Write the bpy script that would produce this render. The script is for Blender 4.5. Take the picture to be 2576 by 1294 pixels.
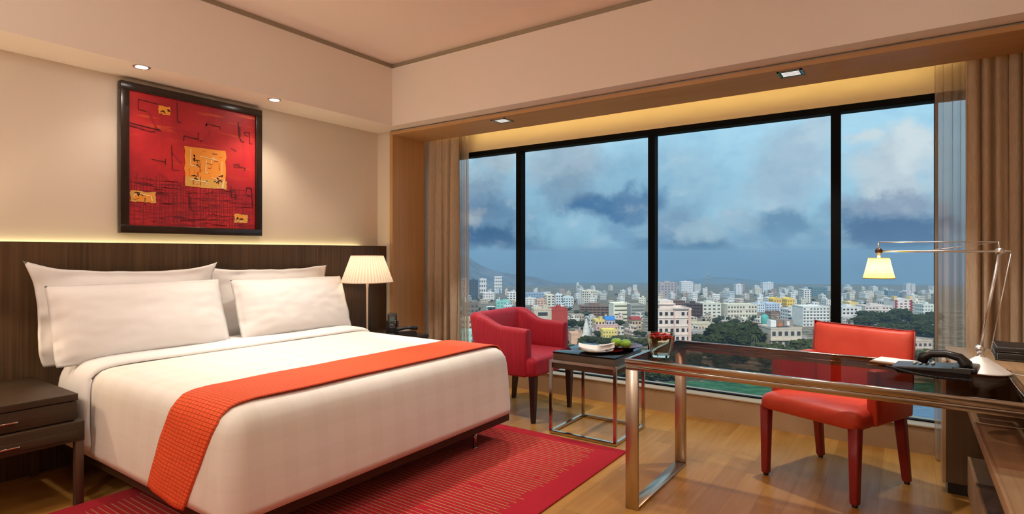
import bpy, bmesh, math, random
from mathutils import Vector, Matrix, noise
from math import radians as RAD, sin, cos, pi
S = bpy.context.scene
for o in list(bpy.data.objects):
    bpy.data.objects.remove(o)
COL = S.collection

# ------------------------------------------------------------------ camera
EYE = 1.28
cd = bpy.data.cameras.new('camera'); cam = bpy.data.objects.new('camera', cd); COL.objects.link(cam)
cam.location = (0, 0, EYE)
cam.rotation_euler = (RAD(90), 0, RAD(34.79))
cd.sensor_width = 36.0
cd.lens = 36.0 * 1435.0 / 2576.0
cd.shift_y = -12.2 / 2576.0
cd.clip_start = 0.05; cd.clip_end = 20000
S.camera = cam
S.view_settings.view_transform = 'Standard'
S.view_settings.look = 'None'
S.view_settings.gamma = 1.0
S.view_settings.use_curve_mapping = False
S.view_settings.exposure = 0.0
S.cycles.max_bounces = 10
S.cycles.diffuse_bounces = 5
S.cycles.glossy_bounces = 5
S.cycles.transmission_bounces = 8
S.cycles.transparent_max_bounces = 24
S.cycles.volume_bounces = 0
S.cycles.caustics_reflective = False
S.cycles.caustics_refractive = False
S.cycles.sample_clamp_indirect = 4.0

# ------------------------------------------------------------------ sky
class NT:
    def __init__(s, nt): s.nt = nt
    def n(s, t, **kw):
        d = s.nt.nodes.new(t)
        for k, v in kw.items(): setattr(d, k, v)
        return d
    def set(s, sock, v):
        if isinstance(v, bpy.types.NodeSocket): s.nt.links.new(v, sock)
        elif hasattr(v, '__len__') and len(v) == 3 and sock.type == 'RGBA': sock.default_value = (*v, 1)
        else: sock.default_value = v
    def math(s, op, a, b=0.0, c=0.0, clamp=False):
        d = s.n('ShaderNodeMath', operation=op, use_clamp=clamp)
        s.set(d.inputs[0], a); s.set(d.inputs[1], b); s.set(d.inputs[2], c)
        return d.outputs[0]
    def vmath(s, op, a, b=(0, 0, 0)):
        d = s.n('ShaderNodeVectorMath', operation=op)
        s.set(d.inputs[0], a); s.set(d.inputs[1], b)
        return d.outputs['Value'] if op in ('LENGTH', 'DOT_PRODUCT', 'DISTANCE') else d.outputs[0]
    def mix(s, f, a, b, bt='MIX'):
        d = s.n('ShaderNodeMix', data_type='RGBA', blend_type=bt)
        s.set(d.inputs[0], f); s.set(d.inputs[6], a); s.set(d.inputs[7], b)
        return d.outputs[2]
    def rng(s, v, a, b, c=0.0, d_=1.0, smooth=False):
        d = s.n('ShaderNodeMapRange')
        if smooth: d.interpolation_type = 'SMOOTHSTEP'
        for i, x in enumerate((v, a, b, c, d_)): s.set(d.inputs[i], x)
        return d.outputs[0]
    def noise(s, vec, scale=5.0, detail=4.0, rough=0.5, color=False):
        d = s.n('ShaderNodeTexNoise')
        if vec is not None: s.set(d.inputs['Vector'], vec)
        d.inputs['Scale'].default_value = scale; d.inputs['Detail'].default_value = detail; d.inputs['Roughness'].default_value = rough
        return d.outputs['Color' if color else 'Fac']
    def comb(s, x, y, z=0.0):
        d = s.n('ShaderNodeCombineXYZ')
        for i, v in enumerate((x, y, z)): s.set(d.inputs[i], v)
        return d.outputs[0]

# clouds: centre and size in (x/y, z/y) of the viewing direction, colour, amount
CLOUDS = [(-0.496, 0.127, 0.286, 0.092, (0.188, 0.352, 0.515), 0.5), (-0.567, 0.187, 0.101, 0.056, (0.376, 0.485, 0.578), 0.8), (-0.767, 0.188, 0.1, 0.053, (0.305, 0.445, 0.546), 0.7), (-0.724, 0.206, 0.064, 0.034, (0.456, 0.546, 0.61), 0.7), (-0.813, 0.121, 0.127, 0.063, (0.205, 0.305, 0.429), 0.8), (-0.756, 0.078, 0.132, 0.052, (0.102, 0.205, 0.352), 0.7), (-0.756, 0.03, 0.143, 0.037, (0.048, 0.127, 0.262), 1.0), (-0.633, 0.008, 0.058, 0.018, (0.061, 0.15, 0.283), 0.9), (-0.801, 0.08, 0.034, 0.023, (0.352, 0.402, 0.456), 0.7), (-0.496, 0.092, 0.094, 0.032, (0.076, 0.195, 0.376), 1.0), (-0.415, 0.099, 0.055, 0.033, (0.114, 0.242, 0.413), 0.9), (-0.548, 0.13, 0.072, 0.04, (0.205, 0.328, 0.456), 0.7), (-0.446, 0.045, 0.057, 0.022, (0.156, 0.305, 0.485), 0.6), (-0.34, 0.053, 0.065, 0.042, (0.223, 0.352, 0.503), 0.8), (-0.319, -0.004, 0.084, 0.029, (0.084, 0.202, 0.352), 1.0), (-0.377, 0.011, 0.067, 0.032, (0.098, 0.223, 0.392), 0.9), (-0.284, 0.031, 0.04, 0.027, (0.376, 0.515, 0.61), 0.7), (-0.312, 0.136, 0.049, 0.042, (0.376, 0.578, 0.716), 0.5), (-0.153, 0.13, 0.069, 0.076, (0.376, 0.515, 0.644), 0.8), (-0.125, 0.19, 0.033, 0.031, (0.485, 0.644, 0.753), 0.8), (-0.219, 0.049, 0.037, 0.03, (0.376, 0.515, 0.631), 0.7), (-0.153, 0.047, 0.063, 0.032, (0.141, 0.283, 0.445), 0.9), (-0.171, 0.022, 0.088, 0.022, (0.205, 0.376, 0.546), 0.6), (-0.189, -0.029, 0.078, 0.026, (0.122, 0.262, 0.429), 0.8), (-0.021, 0.113, 0.058, 0.064, (0.546, 0.658, 0.73), 1.0), (0.007, 0.157, 0.033, 0.04, (0.658, 0.761, 0.807), 1.0), (-0.055, 0.17, 0.020, 0.016, (0.61, 0.73, 0.791), 1.0), (-0.026, 0.067, 0.068, 0.026, (0.262, 0.352, 0.485), 0.9), (-0.021, 0.032, 0.073, 0.029, (0.091, 0.181, 0.328), 1.0), (-0.017, -0.015, 0.067, 0.035, (0.07, 0.171, 0.305), 0.8), (-0.446, -0.049, 0.272, 0.016, (0.114, 0.242, 0.402), 0.6)]
W = bpy.data.worlds.new('sky'); S.world = W; W.use_nodes = True
W.node_tree.nodes.clear()
w = NT(W.node_tree)
tc = w.n('ShaderNodeTexCoord')
sp = w.n('ShaderNodeSeparateXYZ'); w.set(sp.inputs[0], tc.outputs['Generated'])
gy = w.math('MAXIMUM', w.math('ABSOLUTE', sp.outputs[1]), 0.15)
u_ = w.math('DIVIDE', sp.outputs[0], gy); v_ = w.math('DIVIDE', sp.outputs[2], gy)
base = w.comb(u_, v_, 0)
n1 = w.noise(base, 7.0, 6.0, 0.55, True)
n2 = w.noise(base, 26.0, 6.0, 0.6, True)
off = w.vmath('ADD', w.vmath('MULTIPLY', w.vmath('SUBTRACT', n1, (.5, .5, .5)), (.15, .10, 0)),
              w.vmath('MULTIPLY', w.vmath('SUBTRACT', n2, (.5, .5, .5)), (.06, .05, 0)))
pos = w.vmath('ADD', base, off)
ramp = w.n('ShaderNodeValToRGB')
w.set(ramp.inputs[0], w.rng(v_, -0.08, 0.32))
el = ramp.color_ramp.elements
el[0].position = 0.0; el[0].color = (.145, .27, .40, 1)
el[1].position = 1.0; el[1].color = (.48, .79, .96, 1)
for p_, c_ in ((.1, (.19, .37, .53, 1)), (.28, (.29, .54, .70, 1)), (.6, (.41, .71, .89, 1))):
    e_ = el.new(p_); e_.color = c_
colr = ramp.outputs[0]
streak = w.noise(w.vmath('MULTIPLY', base, (1.0, 2.2, 1)), 9.0, 5.0, 0.6)
colr = w.mix(w.rng(streak, .45, .75, 0, .35), colr, (.42, .56, .68))
for cx_, cy_, rx_, ry_, c_, a_ in CLOUDS:
    d_ = w.vmath('LENGTH', w.vmath('MULTIPLY', w.vmath('SUBTRACT', pos, (cx_, cy_, 0)), (1 / rx_, 1 / ry_, 0)))
    colr = w.mix(w.rng(d_, 1.25, .45, 0, a_, True), colr, c_)
fb = w.noise(w.vmath('ADD', w.vmath('MULTIPLY', base, (1, 1.5, 1)), w.vmath('MULTIPLY', n2, (.03, .03, 0))), 13.0, 9.0, .62)
colr = w.mix(w.rng(fb, .30, .50, .42, 0), colr, w.mix(1.0, colr, (.55, .68, .82), 'MULTIPLY'))
colr = w.mix(w.rng(fb, .54, .76, 0, .34), colr, (.72, .82, .88))
bg = w.n('ShaderNodeBackground'); w.set(bg.inputs[0], colr); bg.inputs[1].default_value = 1.0
wo = w.n('ShaderNodeOutputWorld'); w.set(wo.inputs[0], bg.outputs[0])
W.cycles.sampling_method = 'MANUAL'; W.cycles.sample_map_resolution = 512

# ------------------------------------------------------------------ sun over the city (comes from behind the hotel)
def light(name, kind, loc, energy, color, rot=(0, 0, 0), **kw):
    l = bpy.data.lights.new(name, kind); l.energy = energy; l.color = color
    for k, v in kw.items(): setattr(l, k, v)
    o = bpy.data.objects.new(name, l); COL.objects.link(o); o.location = loc; o.rotation_euler = rot
    return o
light('sun', 'SUN', (0, -50, 60), 3.6, (1, .91, .80), (RAD(47), 0, RAD(22)), angle=RAD(4))

WARM = (1.0, .92, .82)
# ------------------------------------------------------------------ mesh helpers
def mat(name, color=(.5, .5, .5), rough=.5, metal=0.0, spec=.5, **kw):
    m = bpy.data.materials.new(name); m.use_nodes = True
    b = m.node_tree.nodes['Principled BSDF']
    b.inputs['Base Color'].default_value = (*color, 1); b.inputs['Roughness'].default_value = rough
    b.inputs['Metallic'].default_value = metal; b.inputs['Specular IOR Level'].default_value = spec
    for k, v in kw.items(): b.inputs[k.replace('_', ' ')].default_value = (*v, 1) if isinstance(v, tuple) else v
    m['b'] = 1
    return m
def nodes(m):
    return NT(m.node_tree), m.node_tree.nodes['Principled BSDF']
def bump(t, b, h, strength=.3, dist=.01):
    d = t.n('ShaderNodeBump'); d.inputs['Strength'].default_value = strength; d.inputs['Distance'].default_value = dist
    t.set(d.inputs['Height'], h); t.set(b.inputs['Normal'], d.outputs[0])
def objco(t, scale=(1, 1, 1)):
    c = t.n('ShaderNodeTexCoord')
    return t.vmath('MULTIPLY', c.outputs['Object'], scale)
def wood(name, c1, c2, axis='z', rough=.4, fine=60, spec=.5, coat=0.0):
    m = mat(name, c1, rough, spec=spec); t, b = nodes(m)
    sc = {'x': (1.2, fine, fine), 'y': (fine, 1.2, fine), 'z': (fine, fine, 1.2)}[axis]
    n = t.noise(objco(t, sc), 1.0, 5.0, .6)
    sc2 = {'x': (.5, 7, 7), 'y': (7, .5, 7), 'z': (7, 7, .5)}[axis]
    n2 = t.noise(objco(t, sc2), 1.0, 3.0, .5)
    f = t.math('ADD', t.math('MULTIPLY', t.rng(n, .3, .7), .65), t.math('MULTIPLY', t.rng(n2, .3, .7), .35))
    t.set(b.inputs['Base Color'], t.mix(f, c1, c2))
    bump(t, b, n, .12, .002)
    if coat: b.inputs['Coat Weight'].default_value = coat; b.inputs['Coat Roughness'].default_value = .15
    return m
def emit(name, color, strength):
    m = bpy.data.materials.new(name); m.use_nodes = True
    nt = m.node_tree; nt.nodes.clear()
    e = nt.nodes.new('ShaderNodeEmission'); e.inputs[0].default_value = (*color, 1); e.inputs[1].default_value = strength
    o = nt.nodes.new('ShaderNodeOutputMaterial'); nt.links.new(e.outputs[0], o.inputs[0])
    return m

class MB:
    """collects shapes, links them as one mesh object"""
    def __init__(s): s.bm = bmesh.new(); s.mi = 0; s.uv = None
    def _done(s, faces, smooth=False):
        for f in faces:
            f.material_index = s.mi; f.smooth = smooth
    def box(s, x0, x1, y0, y1, z0, z1, r=0.0, seg=2, M=None, smooth=None):
        b = bmesh.new()
        bmesh.ops.create_cube(b, size=1)
        for v in b.verts:
            v.co = Vector(((x0 + x1) / 2 + v.co.x * (x1 - x0), (y0 + y1) / 2 + v.co.y * (y1 - y0), (z0 + z1) / 2 + v.co.z * (z1 - z0)))
        if r > 0:
            bmesh.ops.bevel(b, geom=list(b.edges), offset=r, segments=seg, profile=.5, affect='EDGES', clamp_overlap=True)
        if M is not None: bmesh.ops.transform(b, matrix=M, verts=b.verts)
        s.merge(b, r > 0 if smooth is None else smooth)
        return s
    def merge(s, b, smooth=False):
        vm = {}
        for v in b.verts: vm[v] = s.bm.verts.new(v.co)
        fs = []
        for f in b.faces:
            try: fs.append(s.bm.faces.new([vm[v] for v in f.verts]))
            except ValueError: pass
        s._done(fs, smooth); b.free()
    def loft(s, rings, close=True, caps=True, smooth=True):
        """rings: list of equal length point lists"""
        R = [[s.bm.verts.new(p) for p in r] for r in rings]
        fs = []
        n = len(R[0])
        for a, b in zip(R, R[1:]):
            for i in range(n if close else n - 1):
                j = (i + 1) % n
                fs.append(s.bm.faces.new((a[i], a[j], b[j], b[i])))
        s._done(fs, smooth)
        if caps and close:
            cf = []
            for r, rev in ((R[0], True), (R[-1], False)):
                cf.append(s.bm.faces.new(list(reversed(r)) if rev else r))
            s._done(cf, smooth)
        return s
    def tube(s, pts, r, seg=10, caps=True, smooth=True):
        pts = [Vector(p) for p in pts]
        rr = r if hasattr(r, '__len__') else [r] * len(pts)
        rings = []; prev = None
        for i, p in enumerate(pts):
            d = (pts[min(i + 1, len(pts) - 1)] - pts[max(i - 1, 0)]).normalized()
            if prev is None:
                a = d.orthogonal().normalized()
            else:
                a = (prev - d * prev.dot(d)).normalized()
            prev = a; b = d.cross(a)
            rings.append([p + (a * cos(2 * pi * k / seg) + b * sin(2 * pi * k / seg)) * rr[i] for k in range(seg)])
        return s.loft(rings, True, caps, smooth)
    def bar(s, a, b, wx, wy=None, M=None):
        """square bar between two points along any axis aligned direction"""
        wy = wy or wx
        a, b = Vector(a), Vector(b); d = (b - a).normalized()
        up = Vector((0, 0, 1)) if abs(d.z) < .9 else Vector((1, 0, 0))
        u = d.cross(up).normalized(); v = u.cross(d).normalized()
        rings = [[p + u * (sx * wx / 2) + v * (sy * wy / 2) for sx, sy in ((-1, -1), (1, -1), (1, 1), (-1, 1))] for p in (a, b)]
        return s.loft(rings, True, True, False)
    def lathe(s, prof, c=(0, 0, 0), seg=32, caps=False, wob=0.0, wn=0, smooth=True):
        rings = []
        for r, z in prof:
            rings.append([(c[0] + (r + (wob * cos(wn * 2 * pi * k / seg) if wn else 0)) * cos(2 * pi * k / seg),
                           c[1] + (r + (wob * cos(wn * 2 * pi * k / seg) if wn else 0)) * sin(2 * pi * k / seg), c[2] + z) for k in range(seg)])
        return s.loft(rings, True, caps, smooth)
    def grid(s, fn, nu, nv, uvs=None, smooth=True):
        V = [[s.bm.verts.new(fn(i / (nu - 1), j / (nv - 1))) for j in range(nv)] for i in range(nu)]
        fs = []
        lay = s.bm.loops.layers.uv.verify() if uvs else None
        for i in range(nu - 1):
            for j in range(nv - 1):
                f = s.bm.faces.new((V[i][j], V[i + 1][j], V[i + 1][j + 1], V[i][j + 1])); fs.append(f)
                if uvs:
                    for l, (a, b) in zip(f.loops, ((i, j), (i + 1, j), (i + 1, j + 1), (i, j + 1))):
                        l[lay].uv = uvs(a / (nu - 1), b / (nv - 1))
        s._done(fs, smooth)
        return s
    def ico(s, c, r, sub=2, amp=0.0, fr=1.0, seed=0, sq=(1, 1, 1)):
        b = bmesh.new(); bmesh.ops.create_icosphere(b, subdivisions=sub, radius=1)
        for v in b.verts:
            k = 1 + amp * noise.noise(v.co * fr + Vector((seed * 7.3, seed * 3.1, seed))) + (amp * .28 * noise.noise(v.co * fr * 3.1 + Vector((seed, 2, 5))) + amp * .16 * noise.noise(v.co * fr * 7.7) if sub > 3 else 0)
            v.co = Vector((v.co.x * r * k * sq[0] + c[0], v.co.y * r * k * sq[1] + c[1], v.co.z * r * k * sq[2] + c[2]))
        s.merge(b, True); return s
    def poly(s, pts, smooth=False):
        f = s.bm.faces.new([s.bm.verts.new(p) for p in pts]); s._done([f], smooth); return s
    def build(s, name, m, parent=None, loc=None, M=None, recalc=True, auto=None):
        if M is not None: bmesh.ops.transform(s.bm, matrix=M, verts=s.bm.verts)
        if recalc: bmesh.ops.recalc_face_normals(s.bm, faces=s.bm.faces)
        me = bpy.data.meshes.new(name); s.bm.to_mesh(me); s.bm.free()
        for x in (m if isinstance(m, (list, tuple)) else [m]): me.materials.append(x)
        o = bpy.data.objects.new(name, me); COL.objects.link(o)
        if parent is not None: o.parent = parent
        if loc is not None: o.location = loc
        if auto is not None:
            for p in me.polygons: p.use_smooth = True
            try: me.set_sharp_from_angle(angle=RAD(auto))
            except Exception: pass
        return o
def tag(o, label, cat, group=None, kind=None):
    o['label'] = label; o['category'] = cat
    if group: o['group'] = group
    if kind: o['kind'] = kind
    return o
def thing(name, label, cat, loc=(0, 0, 0), rz=0.0, group=None):
    o = bpy.data.objects.new(name, None); COL.objects.link(o); o.location = loc; o.rotation_euler = (0, 0, rz)
    o.empty_display_size = .1
    return tag(o, label, cat, group)
def struct(mb, name, m, **kw):
    o = mb.build(name, m, **kw); o['kind'] = 'structure'; return o
def clone(o, parent=None):
    c = o.copy(); COL.objects.link(c)
    if parent is not None: c.parent = parent
    for ch in [k for k in bpy.data.objects if k.parent == o]: clone(ch, c)
    return c
def loc_of(o): return Matrix.Translation(-Vector(o.location))

# ------------------------------------------------------------------ materials
def paint(name, c, rough=.75, weave=True):
    m = mat(name, c, rough, spec=.2); t, b = nodes(m)
    co = objco(t)
    n = t.noise(co, 260.0, 2.0, .6)
    t.set(b.inputs['Base Color'], t.mix(t.rng(n, .35, .65, 0, .10 if weave else .03), c, tuple(x * .86 for x in c)))
    if weave: bump(t, b, n, .08, .001)
    return m
M_wall = paint('wall_covering', (.70, .61, .51))
M_ceil = paint('ceiling_paint', (.88, .76, .69), weave=False)
M_bulk = paint('bulkhead_paint', (.84, .76, .68))
M_trim = mat('shadow_gap_trim', (.34, .28, .20), .6)
M_grey = mat('satin_grey_trim', (.38, .35, .31), .45)
M_headwood = wood('walnut_veneer', (.040, .022, .010), (.115, .066, .032), 'z', .42, 70, spec=.3)
M_walx = wood('walnut_veneer_grain_y', (.026, .015, .008), (.062, .038, .020), 'y', .45, 60, spec=.25)
M_walz = wood('walnut_upright', (.045, .022, .012), (.11, .06, .034), 'z', .4, 60)
M_oak = wood('oak_veneer_jamb', (.42, .225, .085), (.54, .31, .13), 'z', .45, 40)
M_oakx = wood('oak_veneer_head', (.42, .225, .085), (.54, .31, .13), 'x', .45, 40)
M_cred = wood('credenza_veneer', (.28, .17, .085), (.42, .26, .14), 'y', .35, 50)
M_credz = wood('credenza_veneer_upright', (.075, .042, .022), (.13, .078, .042), 'z', .4, 50)
M_credl = wood('credenza_edge', (.36, .21, .11), (.46, .28, .15), 'y', .3, 30)

M_floor = mat('oak_floor', (.45, .22, .06), .36, spec=.12); t, b = nodes(M_floor)
co = objco(t)
sp = t.n('ShaderNodeSeparateXYZ'); t.set(sp.inputs[0], co)
br = t.n('ShaderNodeTexBrick', offset=.37, offset_frequency=3, squash=1.0)
t.set(br.inputs['Vector'], t.comb(sp.outputs[1], sp.outputs[0], 0))
br.inputs['Color1'].default_value = (0, 0, 0, 1); br.inputs['Color2'].default_value = (1, 1, 1, 1); br.inputs['Mortar'].default_value = (.5, .5, .5, 1)
br.inputs['Scale'].default_value = 1.0; br.inputs['Mortar Size'].default_value = .0009; br.inputs['Brick Width'].default_value = .62; br.inputs['Row Height'].default_value = .128
br.inputs['Bias'].default_value = 0.0
gr = t.noise(t.vmath('MULTIPLY', co, (34, 2.2, 1)), 1.0, 6.0, .62)
g2 = t.noise(t.vmath('ADD', t.vmath('MULTIPLY', co, (8, .9, 1)), t.vmath('MULTIPLY', br.outputs['Color'], (3, 7, 0))), 1.0, 3.0, .5)
cc = t.mix(br.outputs['Color'], (.34, .150, .030), (.50, .255, .060))
cc = t.mix(t.rng(gr, .35, .7, 0, .45), cc, (.30, .130, .028))
cc = t.mix(t.rng(g2, .4, .7, 0, .35), cc, (.56, .31, .095))
cc = t.mix(t.math('MULTIPLY', br.outputs['Fac'], .55), cc, (.20, .09, .02))
t.set(b.inputs['Base Color'], cc)
t.set(b.inputs['Roughness'], t.rng(gr, .3, .7, .28, .42))
bump(t, b, t.math('SUBTRACT', gr, t.math('MULTIPLY', br.outputs['Fac'], 1.0)), .10, .002)

M_marble = mat('beige_marble', (.45, .33, .20), .35); t, b = nodes(M_marble)
co = objco(t)
n = t.noise(co, 3.0, 6.0, .6, True)
vor = t.n('ShaderNodeTexVoronoi', feature='DISTANCE_TO_EDGE'); vor.inputs['Scale'].default_value = 2.3
t.set(vor.inputs['Vector'], t.vmath('ADD', co, t.vmath('MULTIPLY', n, (.8, .8, .8))))
veil = t.noise(co, 1.7, 5.0, .6)
vein = t.math('MULTIPLY', t.rng(vor.outputs[0], 0, .02, .55, 0), t.rng(veil, .5, .62))
t.set(b.inputs['Base Color'], t.mix(vein, t.mix(t.rng(n, .3, .7), (.50, .37, .23), (.41, .29, .17)), (.16, .10, .055)))

M_black = mat('window_frame_black', (.0015, .0015, .0015), .6, spec=.08)
M_chrome = mat('polished_nickel', (.52, .46, .40), .14, 1.0)
M_steel = mat('brushed_nickel', (.54, .46, .38), .3, 1.0)
M_silver = mat('satin_aluminium', (.80, .78, .75), .3, 1.0)
M_white_metal = mat('white_satin_metal', (.86, .85, .83), .38, .25)
M_dark = mat('black_plastic', (.012, .012, .013), .3)
M_black_glass = mat('black_glass', (.006, .005, .005), .04, spec=.22)

def thin_glass(name, tint, ior=1.45, rough=0.0, gl=(1, 1, 1), k=1.0):
    m = bpy.data.materials.new(name); m.use_nodes = True; nt = m.node_tree; nt.nodes.clear(); t = NT(nt)
    fr = t.n('ShaderNodeFresnel'); fr.inputs[0].default_value = ior
    tr = t.n('ShaderNodeBsdfTransparent'); tr.inputs[0].default_value = (*tint, 1)
    g = t.n('ShaderNodeBsdfGlossy'); g.inputs['Roughness'].default_value = rough; g.inputs[0].default_value = (*gl, 1)
    mx = t.n('ShaderNodeMixShader'); t.set(mx.inputs[0], t.math('MULTIPLY', fr.outputs[0], k)); t.set(mx.inputs[1], tr.outputs[0]); t.set(mx.inputs[2], g.outputs[0])
    o = t.n('ShaderNodeOutputMaterial'); t.set(o.inputs[0], mx.outputs[0])
    return m
M_pane = thin_glass('window_glass', (.97, .98, .98), 1.04, k=.15)
M_smoke = thin_glass('smoked_glass', (.62, .50, .42), 1.45, k=.05)

def cloth_mat(name, c, c2=None, rough=.85, scale=400, sheen=.2):
    m = mat(name, c, rough, spec=.15); t, b = nodes(m)
    n = t.noise(objco(t), scale, 2.0, .6)
    t.set(b.inputs['Base Color'], t.mix(t.rng(n, .35, .65), c, c2 or tuple(x * .88 for x in c)))
    b.inputs['Sheen Weight'].default_value = sheen
    bump(t, b, n, .1, .001)
    return m
M_linen = cloth_mat('white_cotton', (.84, .815, .79), (.80, .77, .745), sheen=.1)
M_duvet = mat('white_satin_check', (.82, .77, .70), .6, spec=.3); t, b = nodes(M_duvet)
co = objco(t); sp = t.n('ShaderNodeSeparateXYZ'); t.set(sp.inputs[0], co)
def stripes(t, v, per, w=.5):
    return t.math('LESS_THAN', t.math('FRACT', t.math('DIVIDE', v, per)), w)
sa = stripes(t, sp.outputs[0], .16, .45); sb = stripes(t, sp.outputs[1], .16, .45); sz = stripes(t, sp.outputs[2], .16, .45)
ch = t.math('ADD', t.math('ADD', sa, sb), sz)
t.set(b.inputs['Base Color'], t.mix(t.rng(ch, 0, 3), (.86, .82, .75), (.80, .75, .67)))
t.set(b.inputs['Roughness'], t.rng(ch, 0, 3, .45, .8))
n = t.noise(co, 500, 2, .5); bump(t, b, n, .06, .001)

M_curtain = mat('taupe_curtain', (.30, .22, .15), .85, spec=.1); t, b = nodes(M_curtain)
co = objco(t)
n = t.noise(t.vmath('MULTIPLY', co, (420, 420, 16)), 1.0, 3.0, .6)
t.set(b.inputs['Base Color'], t.mix(t.rng(n, .3, .7), (.38, .285, .195), (.53, .41, .29)))
bump(t, b, n, .15, .002)
def sheer_mat(name, c, alpha):
    m = bpy.data.materials.new(name); m.use_nodes = True; nt = m.node_tree; nt.nodes.clear(); t = NT(nt)
    tr = t.n('ShaderNodeBsdfTransparent')
    df = t.n('ShaderNodeBsdfDiffuse'); df.inputs[0].default_value = (*c, 1)
    tl = t.n('ShaderNodeBsdfTranslucent'); tl.inputs[0].default_value = (*c, 1)
    m1 = t.n('ShaderNodeMixShader'); m1.inputs[0].default_value = .4; t.set(m1.inputs[1], df.outputs[0]); t.set(m1.inputs[2], tl.outputs[0])
    mx = t.n('ShaderNodeMixShader'); mx.inputs[0].default_value = alpha; t.set(mx.inputs[1], tr.outputs[0]); t.set(mx.inputs[2], m1.outputs[0])
    o = t.n('ShaderNodeOutputMaterial'); t.set(o.inputs[0], mx.outputs[0])
    return m
M_sheer = sheer_mat('sheer_voile', (.60, .48, .36), .60)
def shade_mat(name, c, glow, strength, pleat=None):
    """lit lamp shade: pleated fabric, the bulb inside shines through"""
    m = bpy.data.materials.new(name); m.use_nodes = True; nt = m.node_tree; nt.nodes.clear(); t = NT(nt)
    co = t.n('ShaderNodeTexCoord'); sp = t.n('ShaderNodeSeparateXYZ'); t.set(sp.inputs[0], co.outputs['Object'])
    ang = t.math('ARCTAN2', sp.outputs[1], sp.outputs[0])
    wv = t.math('SINE', t.math('MULTIPLY', ang, 48.0))
    col = t.mix(t.rng(wv, -1, 1), tuple(x * .72 for x in c), c)
    df = t.n('ShaderNodeBsdfDiffuse'); t.set(df.inputs[0], col)
    tl = t.n('ShaderNodeBsdfTranslucent'); t.set(tl.inputs[0], col)
    m1 = t.n('ShaderNodeMixShader'); m1.inputs[0].default_value = .55; t.set(m1.inputs[1], df.outputs[0]); t.set(m1.inputs[2], tl.outputs[0])
    em = t.n('ShaderNodeEmission'); t.set(em.inputs[0], t.mix(t.rng(wv, -1, 1), tuple(x * .75 for x in glow), glow)); em.inputs[1].default_value = strength
    ad = t.n('ShaderNodeAddShader'); t.set(ad.inputs[0], m1.outputs[0]); t.set(ad.inputs[1], em.outputs[0])
    o = t.n('ShaderNodeOutputMaterial'); t.set(o.inputs[0], ad.outputs[0])
    return m

M_redfab = mat('crimson_striped_fabric', (.52, .02, .05), .6, spec=.3); t, b = nodes(M_redfab)
co = objco(t); sp = t.n('ShaderNodeSeparateXYZ'); t.set(sp.inputs[0], co)
wv = t.math('SINE', t.math('MULTIPLY', t.math('ADD', sp.outputs[0], sp.outputs[1]), 560.0))
n = t.noise(t.vmath('MULTIPLY', co, (120, 120, 3)), 1.0, 3.0, .6)
t.set(b.inputs['Base Color'], t.mix(t.rng(t.math('ADD', t.math('MULTIPLY', wv, .12), n), .3, .7), (.27, .008, .022), (.48, .016, .040)))
b.inputs['Sheen Weight'].default_value = .25; b.inputs['Sheen Tint'].default_value = (1, .3, .35, 1)
M_leather = mat('coral_red_leather', (.52, .055, .030), .42); t, b = nodes(M_leather)
n = t.noise(objco(t), 350, 3, .6); bump(t, b, n, .06, .001)
n = t.noise(objco(t), 5, 3, .6); t.set(b.inputs['Base Color'], t.mix(t.rng(n, .35, .65), (.62, .060, .034), (.70, .085, .05)))
M_leather_d = mat('dark_red_leather', (.26, .016, .018), .42)
M_leg = mat('dark_stained_leg', (.030, .010, .010), .35)

M_runner = mat('orange_quilted_runner', (.80, .09, .02), .55, spec=.3); t, b = nodes(M_runner)
uvn = t.n('ShaderNodeUVMap')
br = t.n('ShaderNodeTexBrick', offset=0.0); t.set(br.inputs['Vector'], uvn.outputs[0])
br.inputs['Scale'].default_value = 1.0; br.inputs['Brick Width'].default_value = .016; br.inputs['Row Height'].default_value = .030
br.inputs['Mortar Size'].default_value = .0022; br.inputs['Mortar Smooth'].default_value = 1.0
t.set(b.inputs['Base Color'], t.mix(br.outputs['Fac'], (.86, .115, .035), (.55, .045, .015)))
bump(t, b, t.math('SUBTRACT', 1.0, br.outputs['Fac']), .7, .004)

M_rug = mat('crimson_rug', (.36, .008, .02), .95, spec=.1); t, b = nodes(M_rug)
n = t.noise(objco(t), 900, 2, .7); n3 = t.noise(objco(t), 6, 2, .5)
t.set(b.inputs['Base Color'], t.mix(t.rng(n, .3, .7), (.30, .006, .014), (.52, .014, .035)))
b.inputs['Sheen Weight'].default_value = .3; b.inputs['Sheen Tint'].default_value = (1, .2, .2, 1)
bump(t, b, n, .5, .004)
M_rugline = mat('rug_tan_yarn', (.46, .21, .09), .9, spec=.1)

# ------------------------------------------------------------------ room shell
XL, XR, YB = -4.26, .95, -2.3
struct(MB().box(XL - .2, XR + .2, YB - .1, 4.453, -.12, 0), 'floor', M_floor)
struct(MB().box(XL - .1, XR + .1, YB, 3.70, 3.01, 3.12), 'ceiling', M_ceil)
struct(MB().box(XL - .12, XL, YB, 3.83, 0, 2.5), 'wall_left', M_wall)
struct(MB().box(XR, XR + .1, YB, 4.7, 0, 3.12), 'wall_right', M_wall)
struct(MB().box(XL - .12, XR + .1, YB - .1, YB, 0, 3.12), 'wall_back', M_wall)
struct(MB().box(XL - .12, -3.89, YB, 3.672, 2.439, 2.967), 'trim_1', M_bulk)               # bulkhead over the headboard
struct(MB().box(XL - .12, XR + .1, 3.672, 4.20, 2.439, 2.967), 'trim_2', M_bulk)           # bulkhead over the window
struct(MB().box(XL - .12, -3.905, YB, 3.687, 2.967, 3.02), 'trim_3', M_trim)
struct(MB().box(XL - .12, XR + .1, 3.687, 4.20, 2.967, 3.02), 'trim_4', M_trim)
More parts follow.
